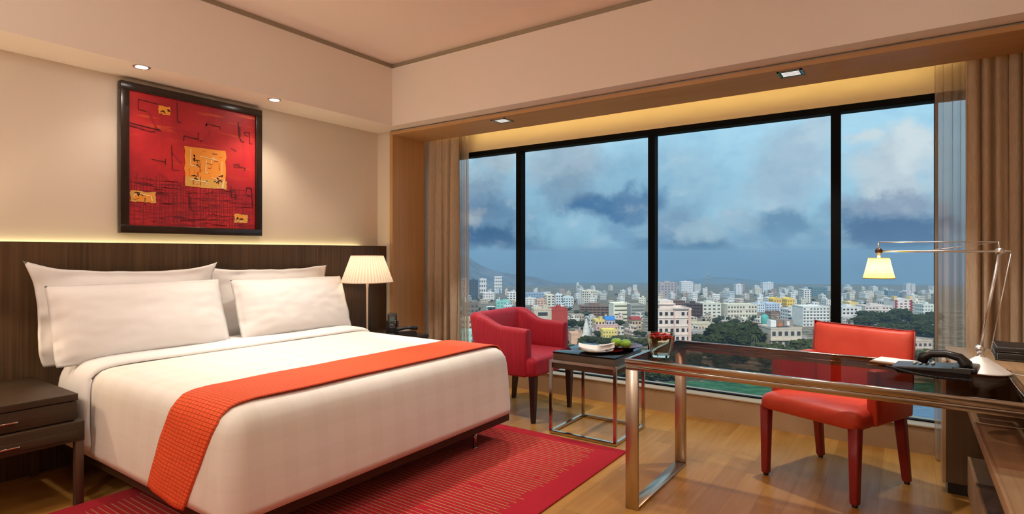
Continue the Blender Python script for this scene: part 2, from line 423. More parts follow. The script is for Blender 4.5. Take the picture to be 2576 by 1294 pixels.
struct(MB().box(XL - .12, XR + .1, 4.20, 4.7, 2.62, 3.05), 'trim_5', M_wall)                # curtain pocket lid
struct(MB().box(XL - .12, -4.06, 3.83, 4.7, 0, 2.62), 'wall_return', M_wall)
struct(MB().box(.56, XR, 3.83, 4.7, 0, 2.62), 'wall_return_right', M_wall)
M_pocket = paint('pocket_paint', (.78, .66, .42), weave=False)
struct(MB().box(-4.06, .56, 4.50, 4.7, 2.29, 2.62), 'wall_front', M_pocket)
struct(MB().box(-4.06, .56, 4.453, 4.7, -.12, .164), 'wall_sill', M_marble)
struct(MB().box(-4.06, .56, 4.447, 4.68, .167, .180, .003), 'window_sill', M_marble)
# wooden portal round the window
struct(MB().box(-4.06, .56, 3.80, 4.24, 2.395, 2.424), 'trim_6', M_oakx)
struct(MB().box(-4.06, .56, 3.815, 4.235, 2.424, 2.436), 'trim_7', M_grey)
struct(MB().box(-4.06, -4.02, 3.80, 4.23, 0, 2.395), 'trim_8', M_oak)
struct(MB().box(.52, .56, 3.80, 4.20, 0, 2.395), 'trim_9', M_oak)
# black window frame
wf = MB()
wf.box(-4.06, .56, 4.502, 4.60, 2.245, 2.292)
wf.box(-4.06, .56, 4.56, 4.60, .178, .188)
fo = struct(wf, 'window_1', M_black)
for i, xm in enumerate((-3.08, -1.762, -.441, .135)):
    wd = .057 if i < 3 else .02
    o = MB().box(xm, xm + wd, 4.50, 4.575, .46, 2.25).build('mullion', M_black, fo)
for i, (a, b_) in enumerate(((-4.05, -3.052), (-3.052, -1.734), (-1.734, -.413), (-.413, .55))):
    o = MB().box(a, b_, 4.574, 4.580, .182, 2.26).build('pane', M_pane, fo)

# ------------------------------------------------------------------ cove lights
o = MB().box(-3.98, .44, 4.203, 4.211, 2.4385, 2.4465).build('cove_light', emit('pelmet_tube', (1.0, .76, .34), 35.0))
tag(o, 'yellow cove light strip hidden above the wooden window soffit', 'light')
o = MB().box(-4.250, -4.240, -1.9, 3.60, 1.308, 1.318).build('cove_light', emit('headboard_tube', (1.0, .87, .45), 20.0))
tag(o, 'warm yellow light strip glowing along the top of the headboard', 'light')
# ------------------------------------------------------------------ ceiling and soffit downlights
M_lampdisc = emit('halogen_disc', (1, .93, .82), 60.0)
def downlight(x, y, z, label, name='recessed_spotlight', r=.035, rect=False, group=None, lit=True, energy=0, size=100, blend=.6, col=WARM, tilt=(0, 0), rad=.03):
    t_ = thing(name, label, 'ceiling light', (x, y, z), 0, group)
    if rect:
        m = MB(); a, h = .07, .047
        for q in ((-a, a, -a, -a + .012), (-a, a, a - .012, a), (-a, -a + .012, -a, a), (a - .012, a, -a, a)):
            m.box(q[0], q[1], q[2], q[3], -.006, .0)
        m.build('frame', M_chrome, t_)
        m = MB().box(-.058, .058, -.058, .058, -.0035, -.0015); m.build('recess', mat('lamp_recess', (.02, .02, .02), .5), t_)
        m = MB()
        for k in range(4): m.box(-.05, .05, -.040 + k * .024, -.028 + k * .024, -.0052, -.0038)
        m.build('reflector', emit('lamp_louvre', (1, .92, .85), 1.0) if lit else M_chrome, t_)
    else:
        MB().lathe([(r * 1.35, -.004), (r * 1.35, 0), (r, -.0), (r, -.004), (r * 1.35, -.004)], seg=28).build('rim', M_silver, t_)
        MB().lathe([(.0005, -.003), (r, -.003)], seg=28).build('lamp', M_lampdisc if lit else M_silver, t_)
    if energy:
        l = light('bulb', 'SPOT', (0, 0, -.03), energy, col, (RAD(tilt[0]), RAD(tilt[1]), 0), spot_size=RAD(size), spot_blend=blend, shadow_soft_size=rad)
        l.parent = t_
    return t_
downlight(-3.935, 1.607, 2.439, 'bright recessed spotlight in the soffit above the left of the red painting', energy=11, size=120, blend=1.0, col=(1, .86, .72))
downlight(-3.955, 2.53, 2.439, 'bright recessed spotlight in the soffit right of the red painting', energy=34, size=110, blend=1.0, col=(1, .84, .66))
downlight(-2.82, 3.915, 2.395, 'small square downlight in the oak soffit near the left curtain', 'square_downlight', rect=True, energy=85, size=70, blend=.3)
downlight(-.60, 3.905, 2.395, 'larger lit square downlight in the oak soffit over the desk chair', 'square_downlight', rect=True, energy=75, size=95, blend=.5)
# ceiling lights over the bed, the rug and the desk (out of the frame, some added as fill)
G = 'round downlights in the middle of the ceiling'
LB = 'unseen round recessed downlight in the pale ceiling'
for x, y, e, sz, bl in ((-3.0, 2.45, 200, 70, .9), (-3.0, 1.3, 60, 80, 1), (-1.25, 2.5, 55, 95, 1), (-.5, 2.2, 45, 120, 1), (.14, 3.05, 60, 70, .8), (-1.5, -.4, 40, 150, 1)):
    downlight(x, y, 3.01, LB, energy=e, size=sz, blend=bl, group=G, rad=.06)

t_ = thing('fill_globe_lamp', 'unseen round fill lamp added behind the viewer', 'ceiling light', (-2.7, -1.1, 3.01))  # added out of view to brighten bulkheads, ceiling and near duvet side
MB().lathe([(.0, 0), (.07, 0), (.07, -.02), (.0, -.02)], seg=24).tube([(0, 0, -.02), (0, 0, -.30)], .006, 8).build('canopy', M_silver, t_)
MB().lathe([(.150 * sin(pi * k / 16) + .0004, -.44 + .150 * cos(pi * k / 16)) for k in range(17)], seg=32).build('globe', emit('fill_globe_glow', (1, .92, .82), 82.0), t_)
t_ = thing('fill_globe_lamp', 'second unseen round fill lamp added on the entrance side of the room', 'ceiling light', (-.6, -1.3, 3.01))  # weaker second globe, likewise unseen and added for fill
MB().lathe([(.0, 0), (.07, 0), (.07, -.02), (.0, -.02)], seg=24).tube([(0, 0, -.02), (0, 0, -.30)], .006, 8).build('canopy', M_silver, t_)
MB().lathe([(.150 * sin(pi * k / 16) + .0004, -.44 + .150 * cos(pi * k / 16)) for k in range(17)], seg=32).build('globe', emit('fill_globe_glow_dim', (1, .92, .82), 22.0), t_)

# ------------------------------------------------------------------ headboard, painting
hb = thing('headboard', 'dark walnut headboard panel running along the wall behind the bed', 'headboard', (-4.133, 1.0, 0))
Mh = loc_of(hb)
for k in range(7):
    y0 = -2.25 + k * .885
    y1 = min(y0 + .883, 3.825)
    MB().box(-4.165, -4.133, y0, y1, 0, 1.34, M=Mh).build('panel', M_headwood, hb)
MB().box(-4.255, -4.165, -2.25, 3.825, 0, 1.27, M=Mh).build('cove_ledge', M_wall, hb)

pt = thing('painting', 'square abstract red painting with orange patches in a black frame', 'painting', (-4.26, 2.09, 1.905))
PX = -4.218
# canvas plane at x = -4.222 ; frame from there forward
y0, y1, z0, z1 = 1.594, 2.584, 1.407, 2.403
Mp = loc_of(pt)
fr = MB(); fw = .052
fr.box(-4.255, -4.205, y0, y1, z1 - fw, z1, .002, M=Mp).box(-4.255, -4.205, y0, y1, z0, z0 + fw, .002, M=Mp)
fr.box(-4.255, -4.205, y0, y0 + fw, z0 + fw, z1 - fw, .002, M=Mp).box(-4.255, -4.205, y1 - fw, y1, z0 + fw, z1 - fw, .002, M=Mp)
fr.build('frame', mat('dark_frame', (.018, .008, .005), .25), pt)
Mc = mat('canvas_red_paint', (.5, .02, .03), .5); t, b = nodes(Mc)
co = objco(t)
n = t.noise(co, 3.2, 5, .6); n2 = t.noise(t.vmath('MULTIPLY', co, (1, 14, 2)), 1.0, 5, .6); n3 = t.noise(t.vmath('MULTIPLY', co, (1, 2.2, 22)), 1.0, 5, .6)
c_ = t.mix(t.rng(n, .35, .65), (.34, .009, .020), (.52, .018, .022))
c_ = t.mix(t.rng(n2, .55, .75, 0, .5), c_, (.27, .008, .018))
sp = t.n('ShaderNodeSeparateXYZ'); t.set(sp.inputs[0], co)
c_ = t.mix(t.math('MULTIPLY', t.rng(n3, .58, .72, 0, .8), t.rng(sp.outputs[2], -.1, .25)), c_, (.78, .15, .03))
t.set(b.inputs['Base Color'], c_)
MY = lambda c, n_: mat('paint_' + n_, c, .5)
cv = MB(); cv.box(-4.24, -4.2215, y0 + .04, y1 - .04, z0 + .04, z1 - .04, M=Mp)
rnd = random.Random(5)
cw, chh = (y1 - y0 - 2 * fw), (z1 - z0 - 2 * fw)
layer = [0]
def P(u, v): # canvas coordinates 0..1 from top left
    layer[0] += 1
    return (y0 + fw + u * cw, z1 - fw - v * chh)
def patch(u0, v0, u1, v1, mi, k=0, jit=.006, tilt=0.0):
    cv.mi = mi
    ring = []
    N = 7
    for (a, b_) in (((u0, v0), (u1, v0)), ((u1, v0), (u1, v1)), ((u1, v1), (u0, v1)), ((u0, v1), (u0, v0))):
        for i in range(N):
            f = i / N
            ring.append((a[0] + (b_[0] - a[0]) * f + rnd.uniform(-jit, jit), a[1] + (b_[1] - a[1]) * f + rnd.uniform(-jit, jit)))
    x = -4.2210 + .00025 * k
    pts = [Mp @ Vector((x, *P(*q))) for q in ring]
    pts = [Vector(p) for p in pts]
    c = sum(pts, Vector()) / len(pts)
    vs = [cv.bm.verts.new(p) for p in pts]; vc = cv.bm.verts.new(c)
    fs = [cv.bm.faces.new((vs[i], vs[(i + 1) % len(vs)], vc)) for i in range(len(vs))]
    cv._done(fs)
def stroke(pts, wd, mi, k=2, jit=.002):
    cv.mi = mi
    x = -4.2210 + .00025 * k
    for (a, b_) in zip(pts, pts[1:]):
        du, dv = b_[0] - a[0], b_[1] - a[1]; L = math.hypot(du, dv) or 1
        nu_, nv_ = -dv / L * wd / 2, du / L * wd / 2
        n_ = max(2, int(L / .03))
        prev = None
        for i in range(n_ + 1):
            f = i / n_; cu, cvv = a[0] + du * f + rnd.uniform(-jit, jit) * .6, a[1] + dv * f + rnd.uniform(-jit, jit) * .6
            wk = rnd.uniform(.7, 1.25)
            cur = [cv.bm.verts.new(Mp @ Vector((x, *P(cu + s * nu_ * wk, cvv + s * nv_ * wk)))) for s in (-1, 1)]
            if prev: cv._done([cv.bm.faces.new((prev[0], prev[1], cur[1], cur[0]))])
            prev = cur
mats = [Mc, MY((.80, .30, .035), 'orange'), MY((.03, .006, .008), 'black'), MY((.20, .012, .020), 'dark_red'), MY((.88, .72, .38), 'cream'), MY((.80, .12, .02), 'vermilion'), MY((.62, .36, .08), 'ochre'), MY((.34, .012, .022), 'maroon')]
# brushed darker diagonals
for a in (((.135, .13), (.20, .27)), ((.37, .23), (.53, .30), (.60, .23), (.57, .14)), ((.56, .17), (.60, .12)), ((.30, .42), (.38, .50)), ((.02, .25), (.10, .27)), ((.12, .92), (.20, .85)), ((.55, .88), (.68, .80)), ((.20, .58), (.30, .66)), ((.73, .62), (.83, .63))):
    stroke(a, .016, 7, 1)
# fine grid of drips in the lower half
for i in range(44):
    u = .015 + i * .0222 + rnd.uniform(-.006, .006)
    top = .60 + .07 * rnd.random() + (.05 if u > .8 else 0); bot = 1.0 if rnd.random() < .6 else rnd.uniform(.8, .98)
    stroke([(u, top), (u + rnd.uniform(-.006, .006), (top + bot) / 2), (u, min(bot, .995))], .0042 + .002 * rnd.random(), 3, 3)
for i in range(230):
    v = .64 + .345 * rnd.random(); u = rnd.random() * .93; l = rnd.uniform(.04, .16)
    stroke([(u, v), (min(u + l, .995), v + rnd.uniform(-.006, .006))], .0036, 3, 4)
# orange fields
patch(.40, .35, .735, .67, 1, 8, .007)
patch(.405, .60, .742, .672, 6, 9, .006)
patch(.205, .068, .292, .135, 1, 8, .005)
patch(.012, .742, .185, .825, 6, 8, .006)
patch(.03, .757, .17, .815, 1, 9, .006)
patch(.81, .875, .93, .945, 6, 8, .006)
patch(.83, .885, .90, .935, 1, 9, .006)
# black lines
for l in ([(.065, .13), (.065, .055), (.21, .065)], [(.065, .13), (.12, .136)], [(.34, .02), (.345, .17), (.37, .175)], [(.0, .242), (.22, .262)], [(.0, .262), (.15, .284), (.185, .276)], [(.205, .252), (.205, .265), (.225, .268)],
          [(.39, .32), (.395, .275), (.505, .285), (.505, .232)], [(.585, .148), (.685, .150), (.69, .175)], [(.30, .365), (.305, .555), (.36, .556)], [(.155, .492), (.255, .502)], [(.255, .475), (.253, .525)],
          [(.845, .085), (.85, .20), (.875, .245), (.90, .243)], [(.86, .12), (.862, .205)], [(.90, .16), (.945, .155), (.95, .25), (.975, .25)], [(.90, .16), (.905, .182), (.935, .19)], [(.78, .315), (.83, .335)], [(.80, .45), (.85, .445), (.855, .465), (.91, .472), (.895, .495)],
          [(.80, .47), (.86, .472)], [(.78, .645), (.785, .735), (.83, .735)], [(.82, .70), (.825, .755)], [(.92, .665), (.92, .64), (.965, .64), (.975, .81)], [(.045, .685), (.19, .70), (.19, .73)],
          [(.43, .735), (.435, .84), (.445, .85)], [(.445, .755), (.45, .865), (.475, .87)], [(.565, .72), (.62, .715), (.62, .69), (.635, .70)], [(.25, .925), (.38, .922), (.405, .94)], [(.62, .88), (.66, .90)], [(.11, .79), (.11, .845)]):
    stroke(l, .0052, 2, 14)
# scribbles inside the orange fields
for l in ([(.445, .37), (.445, .50), (.495, .505)], [(.52, .42), (.66, .435)], [(.57, .44), (.565, .55), (.585, .55)], [(.70, .44), (.70, .55), (.68, .56)], [(.61, .47), (.62, .42), (.64, .42)], [(.44, .615), (.575, .625), (.57, .65)], [(.61, .585), (.655, .59), (.66, .61), (.65, .61)], [(.71, .60), (.70, .665), (.66, .665)], [(.67, .58), (.73, .59)],
          [(.035, .79), (.035, .77), (.05, .77)], [(.075, .762), (.155, .775), (.16, .81)], [(.84, .93), (.88, .935)], [(.71, .66), (.72, .59)]):
    stroke(l, .0065, 4, 16)
for i in range(34):
    u, v = .42 + .30 * rnd.random(), .37 + .28 * rnd.random()
    l = [(u, v), (u + rnd.uniform(-.05, .05), v)] if rnd.random() < .5 else [(u, v), (u, v + rnd.uniform(.02, .08))]
    if max(q[1] for q in l) < .67 and .41 < l[1][0] < .73: stroke(l, .005, 5 if i % 3 else 3, 12)
for (u, v) in ((.475, .415), (.48, .44), (.49, .455), (.50, .49), (.475, .58), (.48, .60), (.705, .555), (.69, .60), (.68, .58), (.66, .605), (.055, .752), (.075, .757), (.84, .90), (.87, .91), (.235, .108), (.27, .09)):
    for k in range(3):
        a = rnd.uniform(0, 3.1); l_ = rnd.uniform(.012, .03)
        stroke([(u, v), (u + cos(a) * l_, v + sin(a) * l_)], .007, 2, 15)
cv.build('canvas', mats, pt, recalc=False)

# ------------------------------------------------------------------ bed
bed = thing('bed', 'low king size bed base of dark wood under the white duvet', 'bed', (-3.2, 2.18, 0)); Mb = loc_of(bed)
m = MB(); m.box(-4.12, -2.22, 1.225, 3.165, .14, .262, .004, M=Mb)
m.build('base', M_walx, bed)
for x, y in ((-2.30, 2.89), (-2.30, 1.50), (-3.9, 1.50), (-3.9, 2.89)):
    MB().tube([(x, y, .018), (x, y, .14)], .013, 12).lathe([(.0, .010), (.015, .010), (.015, .020), (.0, .020)], (x, y, 0), 16).build('leg', M_chrome, bed, M=Mb)
def rrect(x0, x1, y0, y1, r, n=7, per=14):
    """outline of a rounded rectangle, counter clockwise"""
    r = max(min(r, (x1 - x0) / 2 - .001, (y1 - y0) / 2 - .001), .0005)
    cs = (((x1 - r, y0 + r), -90), ((x1 - r, y1 - r), 0), ((x0 + r, y1 - r), 90), ((x0 + r, y0 + r), 180))
    out = []
    for i, ((cx, cy), a0) in enumerate(cs):
        arc = [(cx + r * cos(RAD(a0 + 90 * k / n)), cy + r * sin(RAD(a0 + 90 * k / n))) for k in range(n + 1)]
        out += arc
        (nx, ny), na = cs[(i + 1) % 4]
        q = (nx + r * cos(RAD(na)), ny + r * sin(RAD(na)))
        for k in range(1, per): out.append((arc[-1][0] + (q[0] - arc[-1][0]) * k / per, arc[-1][1] + (q[1] - arc[-1][1]) * k / per))
    return out
def drape(x0, x1, y0, y1, prof, amp=.006, seed=0, topamp=.004, corner=.05, hemwave=.0):
    """closed cloth over a box; prof = (inset, z) rings from hem upwards"""
    rings = []
    for ins, z in prof:
        ring = []
        for (x, y) in rrect(x0 + ins, x1 - ins, y0 + ins, y1 - ins, corner + max(0, .02 - ins * .2), 7, 26):
            nz = noise.noise(Vector((x * 2.2 + seed, y * 2.2, z * 3)))
            n2_ = noise.noise(Vector((x * 7 + seed, y * 7, z * 1.2 + 5)))
            dz = topamp * nz * max(0, 1 - ins / .6) if ins > .05 else 0
            side = max(0, 1 - ins / .08)
            dx = amp * side * (n2_ + .5 * nz)
            cx, cy = (x0 + x1) / 2, (y0 + y1) / 2
            ex = 1 if abs(x - x1) < abs(ins) + .03 else (-1 if abs(x - x0) < abs(ins) + .03 else 0)
            ey = 1 if abs(y - y1) < abs(ins) + .03 else (-1 if abs(y - y0) < abs(ins) + .03 else 0)
            ring.append((x + ex * dx, y + ey * dx, z + dz + (hemwave * n2_ if z < prof[0][1] + .02 else 0)))
        rings.append(ring)
    m = MB(); m.loft(rings, True, True, True); return m
PROF = [(-.012, .205), (-.014, .24), (-.010, .34), (-.002, .46), (.004, .53), (.012, .575), (.030, .612), (.058, .636), (.10, .648), (.18, .652), (.30, .653), (.45, .654), (.60, .655), (.75, .655), (.905, .655)]
dv = drape(-4.02, -2.19, 1.205, 3.165, [(i, z if z > .3 else z + .0) for i, z in PROF], .006, 3, .004, .07, .008)
duv = dv.build('duvet', M_duvet); duv.location = (0, 0, 0)
tag(duv, 'white satin check duvet draped over the king size bed', 'bedding')
# turned down sheet at the head end: a strip over the duvet that hangs down at both sides
def strip_path(zt, ylo, yhi, hem_lo, hem_hi, off=.0):
    """path over the bed in (y,z) from near hem to far hem"""
    pts = [(ylo - .012 - off, hem_lo), (ylo - .010 - off, hem_lo + .12), (ylo - .004 - off, .45), (ylo + .003 - off, .53), (ylo + .012 - off, .578 + off * .4), (ylo + .030 - off * .8, .614 + off * .7), (ylo + .058 - off * .5, .638 + off), (ylo + .10, .650 + off)]
    n = 26
    for k in range(1, n): pts.append((ylo + .10 + (yhi - ylo - .20) * k / n, .655 + off))
    pts += [(yhi - .10, .650 + off), (yhi - .058 + off * .5, .638 + off), (yhi - .030 + off * .8, .614 + off * .7), (yhi - .012 + off, .578 + off * .4), (yhi - .003 + off, .53), (yhi + .004 + off, .45), (yhi + .010 + off, hem_hi + .1), (yhi + .012 + off, hem_hi)]
    return pts
def path_fn(pts, sub=1):
    acc = [0]
    for a, b_ in zip(pts, pts[1:]): acc.append(acc[-1] + math.hypot(b_[0] - a[0], b_[1] - a[1]))
    L = acc[-1]
    def f(s):
        s = max(0, min(1, s)) * L
        for i in range(len(pts) - 1):
            if s <= acc[i + 1] or i == len(pts) - 2:
                k = (s - acc[i]) / max(acc[i + 1] - acc[i], 1e-9)
                return pts[i][0] + (pts[i + 1][0] - pts[i][0]) * k, pts[i][1] + (pts[i + 1][1] - pts[i][1]) * k
    return f, L
fp, FL = path_fn(strip_path(0, 1.205, 3.165, .245, .35, .020))
def fold_fn(s, tt):
    y, z = fp(s)
    hang = max(0, min(1, (.60 - z) / .35))
    # rounded leading edge towards the foot
    k = tt
    x = -3.93 + .352 * k + hang * (.075 * k) + .006 * noise.noise(Vector((y * 3, z * 3, 1)))
    edge = max(0, (k - .86) / .14)
    dn = .020 * edge * edge
    if z > .6: z -= dn
    else: y += dn * (1 if y < 2 else -1)
    z += .004 * noise.noise(Vector((x * 4, y * 3, 2))) * (0 if hang else 1)
    return (x, y, z)
m = MB(); m.grid(fold_fn, 90, 16); fo_ = m.build('turned_fold', M_linen, duv, recalc=False)
sm = fo_.modifiers.new('s', 'SOLIDIFY'); sm.thickness = .010; sm.offset = -1
# mattress and under sheet at the head
m = drape(-4.10, -3.75, 1.235, 3.14, [(0, .262), (0, .40), (0, .52), (.01, .57), (.03, .60), (.08, .615), (.15, .617)], .004, 9, .002, .05)
o = m.build('mattress', M_linen); tag(o, 'white sheeted mattress end showing below the left pillow', 'mattress')

# runner
rp, RL = path_fn(strip_path(0, 1.205, 3.165, .215, .40, .009))
def run_fn(s, tt):
    y, z = rp(s)
    near = y < 2.0
    hang = max(0, min(1, (.62 - z) / .42)) if near else 0
    x = -2.668 + .395 * tt - hang * (.185 - .005 * tt) - hang * .07 * tt + (.05 * max(0, (1.6 - y) / .4) * tt * -1 if near and z > .6 else 0) * .3
    d = .007 * noise.noise(Vector((x * 8, z * 6, 3))) if z < .6 else 0
    sag = .012 * sin(3.1 * tt) * hang
    z2 = z + (.010 * noise.noise(Vector((x * 9, 0, 7))) if z < .25 else 0) + (.0035 * noise.noise(Vector((x * 5, y * 3, 0))) if z > .6 else 0) - (.035 * tt * hang)
    return (x, y + (d + sag) * (-1 if near else 1) * .8, z2)
m = MB(); m.grid(run_fn, 150, 24, uvs=lambda a, b_: (a * RL, b_ * .395))
o = m.build('bed_runner', M_runner, recalc=False); tag(o, 'orange red quilted runner laid across the foot of the bed', 'bed runner')
sm = o.modifiers.new('s', 'SOLIDIFY'); sm.thickness = .006; sm.offset = 1

# pillows
def pillow(w_, h_, t_, seed, flange=.045, corner=.03, wr=.012, pinch=.035):
    m = MB()
    def fn(sgn):
        def f(a, b_):
            u, v = a * 2 - 1, b_ * 2 - 1
            cu, cv_ = abs(u), abs(v)
            x = u * (w_ / 2) * (1 - pinch * (1 - v * v) * (cu ** 3)) + (corner * (u ** 3) * (v ** 4) if v > 0 else -.6 * corner * (u ** 3) * (v ** 4))
            z = v * (h_ / 2) * (1 - pinch * 1.4 * (1 - u * u) * (cv_ ** 3)) + (corner * (v ** 3) * (u ** 4) if v > 0 else 0)
            rc = 1 - .014 * (cu * cv_) ** 7; x *= rc; z *= rc
            fu, fv = max(0, 1 - (cu / (1 - 2 * flange / w_)) ** 2.6) if cu < 1 else 0, max(0, 1 - (cv_ / (1 - 2 * flange / h_)) ** 2.4)
            th = t_ / 2 * (max(fu, 0) ** .55) * (max(fv, 0) ** .55)
            rim = 1 - min(1, th / (t_ * .3))
            wv = wr * noise.noise(Vector((u * 4 + seed, v * 4, seed * 3.7))) * rim
            big = .010 * noise.noise(Vector((u * 1.6 + seed * 5, v * 1.8, 9)))
            crease = .004 * noise.noise(Vector((u * 6 + seed * 2, v * 6, 4))) * min(1, (1 - u ** 8) * (1 - v ** 8) * 3); edge = min(1, (1 - cu) * 30) * min(1, (1 - cv_) * 30)
            return (x + wv * .4, sgn * (th + .0015 * edge) + wv + big + crease, z + wv * .6)
        return f
    m.grid(fn(-1), 56, 36); m.grid(fn(1), 56, 36)
    bmesh.ops.remove_doubles(m.bm, verts=m.bm.verts, dist=.00005)
    return m
def place_pillow(label, c, w_, h_, t_, tilt, yaw, seed, roll=0, group=None, **kw):
    m = pillow(w_, h_, t_, seed, **kw)
    # local: x = width, z = height, y = thickness (front = -y). Width runs along world y, front looks along world +x
    M = Matrix.Rotation(RAD(yaw), 4, 'Z') @ Matrix.Rotation(RAD(90), 4, 'Z') @ Matrix.Rotation(RAD(-tilt), 4, 'X') @ Matrix.Rotation(RAD(roll), 4, 'Y')
    o = m.build('pillow', M_linen, M=M); o.location = c
    return tag(o, label, 'pillow')
place_pillow('white pillow leaning on the headboard behind the front left pillow', (-4.035, 1.60, .893), 1.00, .56, .10, 7, 0, 1, roll=1.0, corner=.055)
place_pillow('white pillow leaning on the headboard behind the front right pillow', (-4.035, 2.585, .890), .98, .54, .10, 7, 0, 2, roll=0, corner=.02)
place_pillow('plump white front pillow on the left of the bed', (-3.865, 1.61, .870), .98, .47, .22, 20, 0, 3, roll=0, corner=.004, pinch=.012, flange=.022)
place_pillow('plump white front pillow on the right of the bed', (-3.865, 2.655, .865), .96, .46, .22, 20, 0, 4, roll=0, corner=.004, pinch=.012, flange=.022)
# ------------------------------------------------------------------ nightstands
def nightstand(label, y0, y1):
    t_ = thing('nightstand', label, 'nightstand', (-3.79, (y0 + y1) / 2, 0))
    Mn = loc_of(t_); xb, xf = -4.13, -3.45
    MB().box(xb, xf, y0, y1, .532, .565, .002, M=Mn).build('top', M_walx, t_)
    MB().box(xb, xf - .02, y0 + .012, y1 - .012, .42, .530, M=Mn).build('body', M_walx, t_)
    MB().box(xb, xf + .018, y0 - .022, y1 + .022, .328, .428, .002, M=Mn).build('lower_body', M_walx, t_)
    d = MB().box(xf - .02, xf - .002, y0 + .004, y1 - .004, .436, .528, .001, M=Mn).build('drawer', M_walx, t_)
    yc = (y0 + y1) / 2
    MB().box(xf - .002, xf + .010, yc - .045, yc + .045, .474, .482, .002, M=Mn).build('handle', M_chrome, d)
    d = MB().box(xf + .018, xf + .024, y0 + .004, y1 - .004, .345, .385, .001, M=Mn).build('drawer', M_walx, t_)
    MB().box(xf + .024, xf + .036, yc - .045, yc + .045, .362, .370, .002, M=Mn).build('handle', M_chrome, d)
    for x in (xb + .02, xf - .006):
        for y in (y0 - .002, y1 + .002):
            MB().box(x - .014, x + .022, y - .018, y + .018, 0, .328, .001, M=Mn).build('leg', M_walz, t_)
    return t_
nightstand('dark walnut two drawer nightstand at the left of the bed', .55, 1.118)
nightstand('dark nightstand corner between the bed and the window wall', 3.225, 3.69)

# ------------------------------------------------------------------ bedside lamp
M_bedshade = shade_mat('ivory_pleated_shade', (.74, .62, .50), (1.0, .74, .52), .34)
def bedlamp(x, y, label, e=2.6):
    t_ = thing('table_lamp', label, 'lamp', (x, y, .565))
    MB().lathe([(.0, 0), (.075, 0), (.075, .008), (.02, .016), (.008, .03)], seg=32).build('base', mat('lamp_metal', (.75, .62, .5), .4, .3), t_)
    MB().lathe([(.0075, .02), (.0085, .30), (.0095, .40), (.014, .445), (.022, .47), (.016, .475), (.0, .475)], seg=20).build('stem', mat('lamp_stem', (.78, .60, .48), .4, .2), t_)
    sh = MB(); pr = [(.218, .462), (.215, .463), (.175, .56), (.135, .685), (.133, .686)]
    pr = [(.219, .460), (.2165, .462), (.176, .572), (.136, .682), (.134, .684)]
    rings = []
    for r_, z in pr: rings.append([((r_ + .0015 * cos(96 * 2 * pi * k / 384)) * cos(2 * pi * k / 384), (r_ + .0015 * cos(96 * 2 * pi * k / 384)) * sin(2 * pi * k / 384), z) for k in range(384)])
    sh.loft(rings, True, False, True); sh.build('lamp_shade', M_bedshade, t_)
    MB().lathe([(.218, .457), (.221, .457), (.221, .463), (.218, .463), (.218, .457)], seg=64).build('shade_trim', mat('ivory_trim', (.75, .55, .38), .7), t_)
    MB().lathe([(.133, .682), (.136, .682), (.136, .687), (.133, .687), (.133, .682)], seg=64).build('shade_trim', mat('ivory_trim', (.75, .55, .38), .7), t_)
    l = light('bulb', 'POINT', (0, 0, .57), e, (1, .76, .52), shadow_soft_size=.04); l.parent = t_
    return t_
bedlamp(-3.80, 3.30, 'slender bedside lamp with ivory pleated shade on the right nightstand')
bedlamp(-3.95, .60, 'slender bedside lamp with ivory pleated shade on the left nightstand', 11.0)

# bedside clock and telephone
t_ = thing('bedside_clock', 'black bedside clock dock with grey display beside the lamp', 'clock', (-3.68, 3.475, .565), RAD(-52 + 90))
MB().box(-.048, .048, -.030, .030, 0, .012, .003).box(-.040, .040, -.012, .022, .010, .185, .012, 3).build('body', M_dark, t_)
MB().box(-.052, -.044, -.022, .026, 0, .12, .003).box(.044, .052, -.022, .026, 0, .12, .003).build('cradle', M_dark, t_)
f_ = MB().box(-.032, .032, -.0145, -.011, .055, .172, .002).build('face_plate', mat('face_plate', (.03, .028, .026), .4), t_)
MB().box(-.020, .020, -.0162, -.0142, .115, .155).build('display', emit('lcd', (.30, .28, .22), .32), t_)
bt = MB()
for x, z in ((-.027, .118), (.027, .120), (.027, .105), (-.014, .088), (-.002, .090), (.008, .088), (-.012, .078), (.006, .078), (-.016, .066), (-.006, .066), (.010, .066), (.018, .067)):
    bt.box(x - .003, x + .003, -.0160, -.0144, z - .0014, z + .0014)
bt.build('buttons', mat('white_keys', (.7, .7, .68), .5), t_)
t_ = thing('bedside_telephone', 'low black telephone keypad lying in front of the bedside clock', 'telephone', (-3.55, 3.50, .565), RAD(-30))
m = MB(); m.loft([[(-.09, -.08, 0), (.09, -.08, 0), (.09, .08, 0), (-.09, .08, 0)], [(-.085, -.075, .03), (.085, -.075, .045), (.085, .075, .045), (-.085, .075, .03)]], smooth=False); m.build('body', M_dark, t_)
m = MB(); m.tube([(.06, -.09, .065), (.06, 0, .072), (.06, .09, .065)], [.018, .013, .018], 12); m.build('handset', M_dark, t_)
m = MB()
for i in range(4):
    for j in range(4): m.box(-.07 + .022 * i, -.056 + .022 * i, -.05 + .026 * j, -.036 + .026 * j, .030 + i * .0025, .038 + i * .0025)
m.build('keys', mat('grey_keys', (.5, .45, .42), .5), t_)

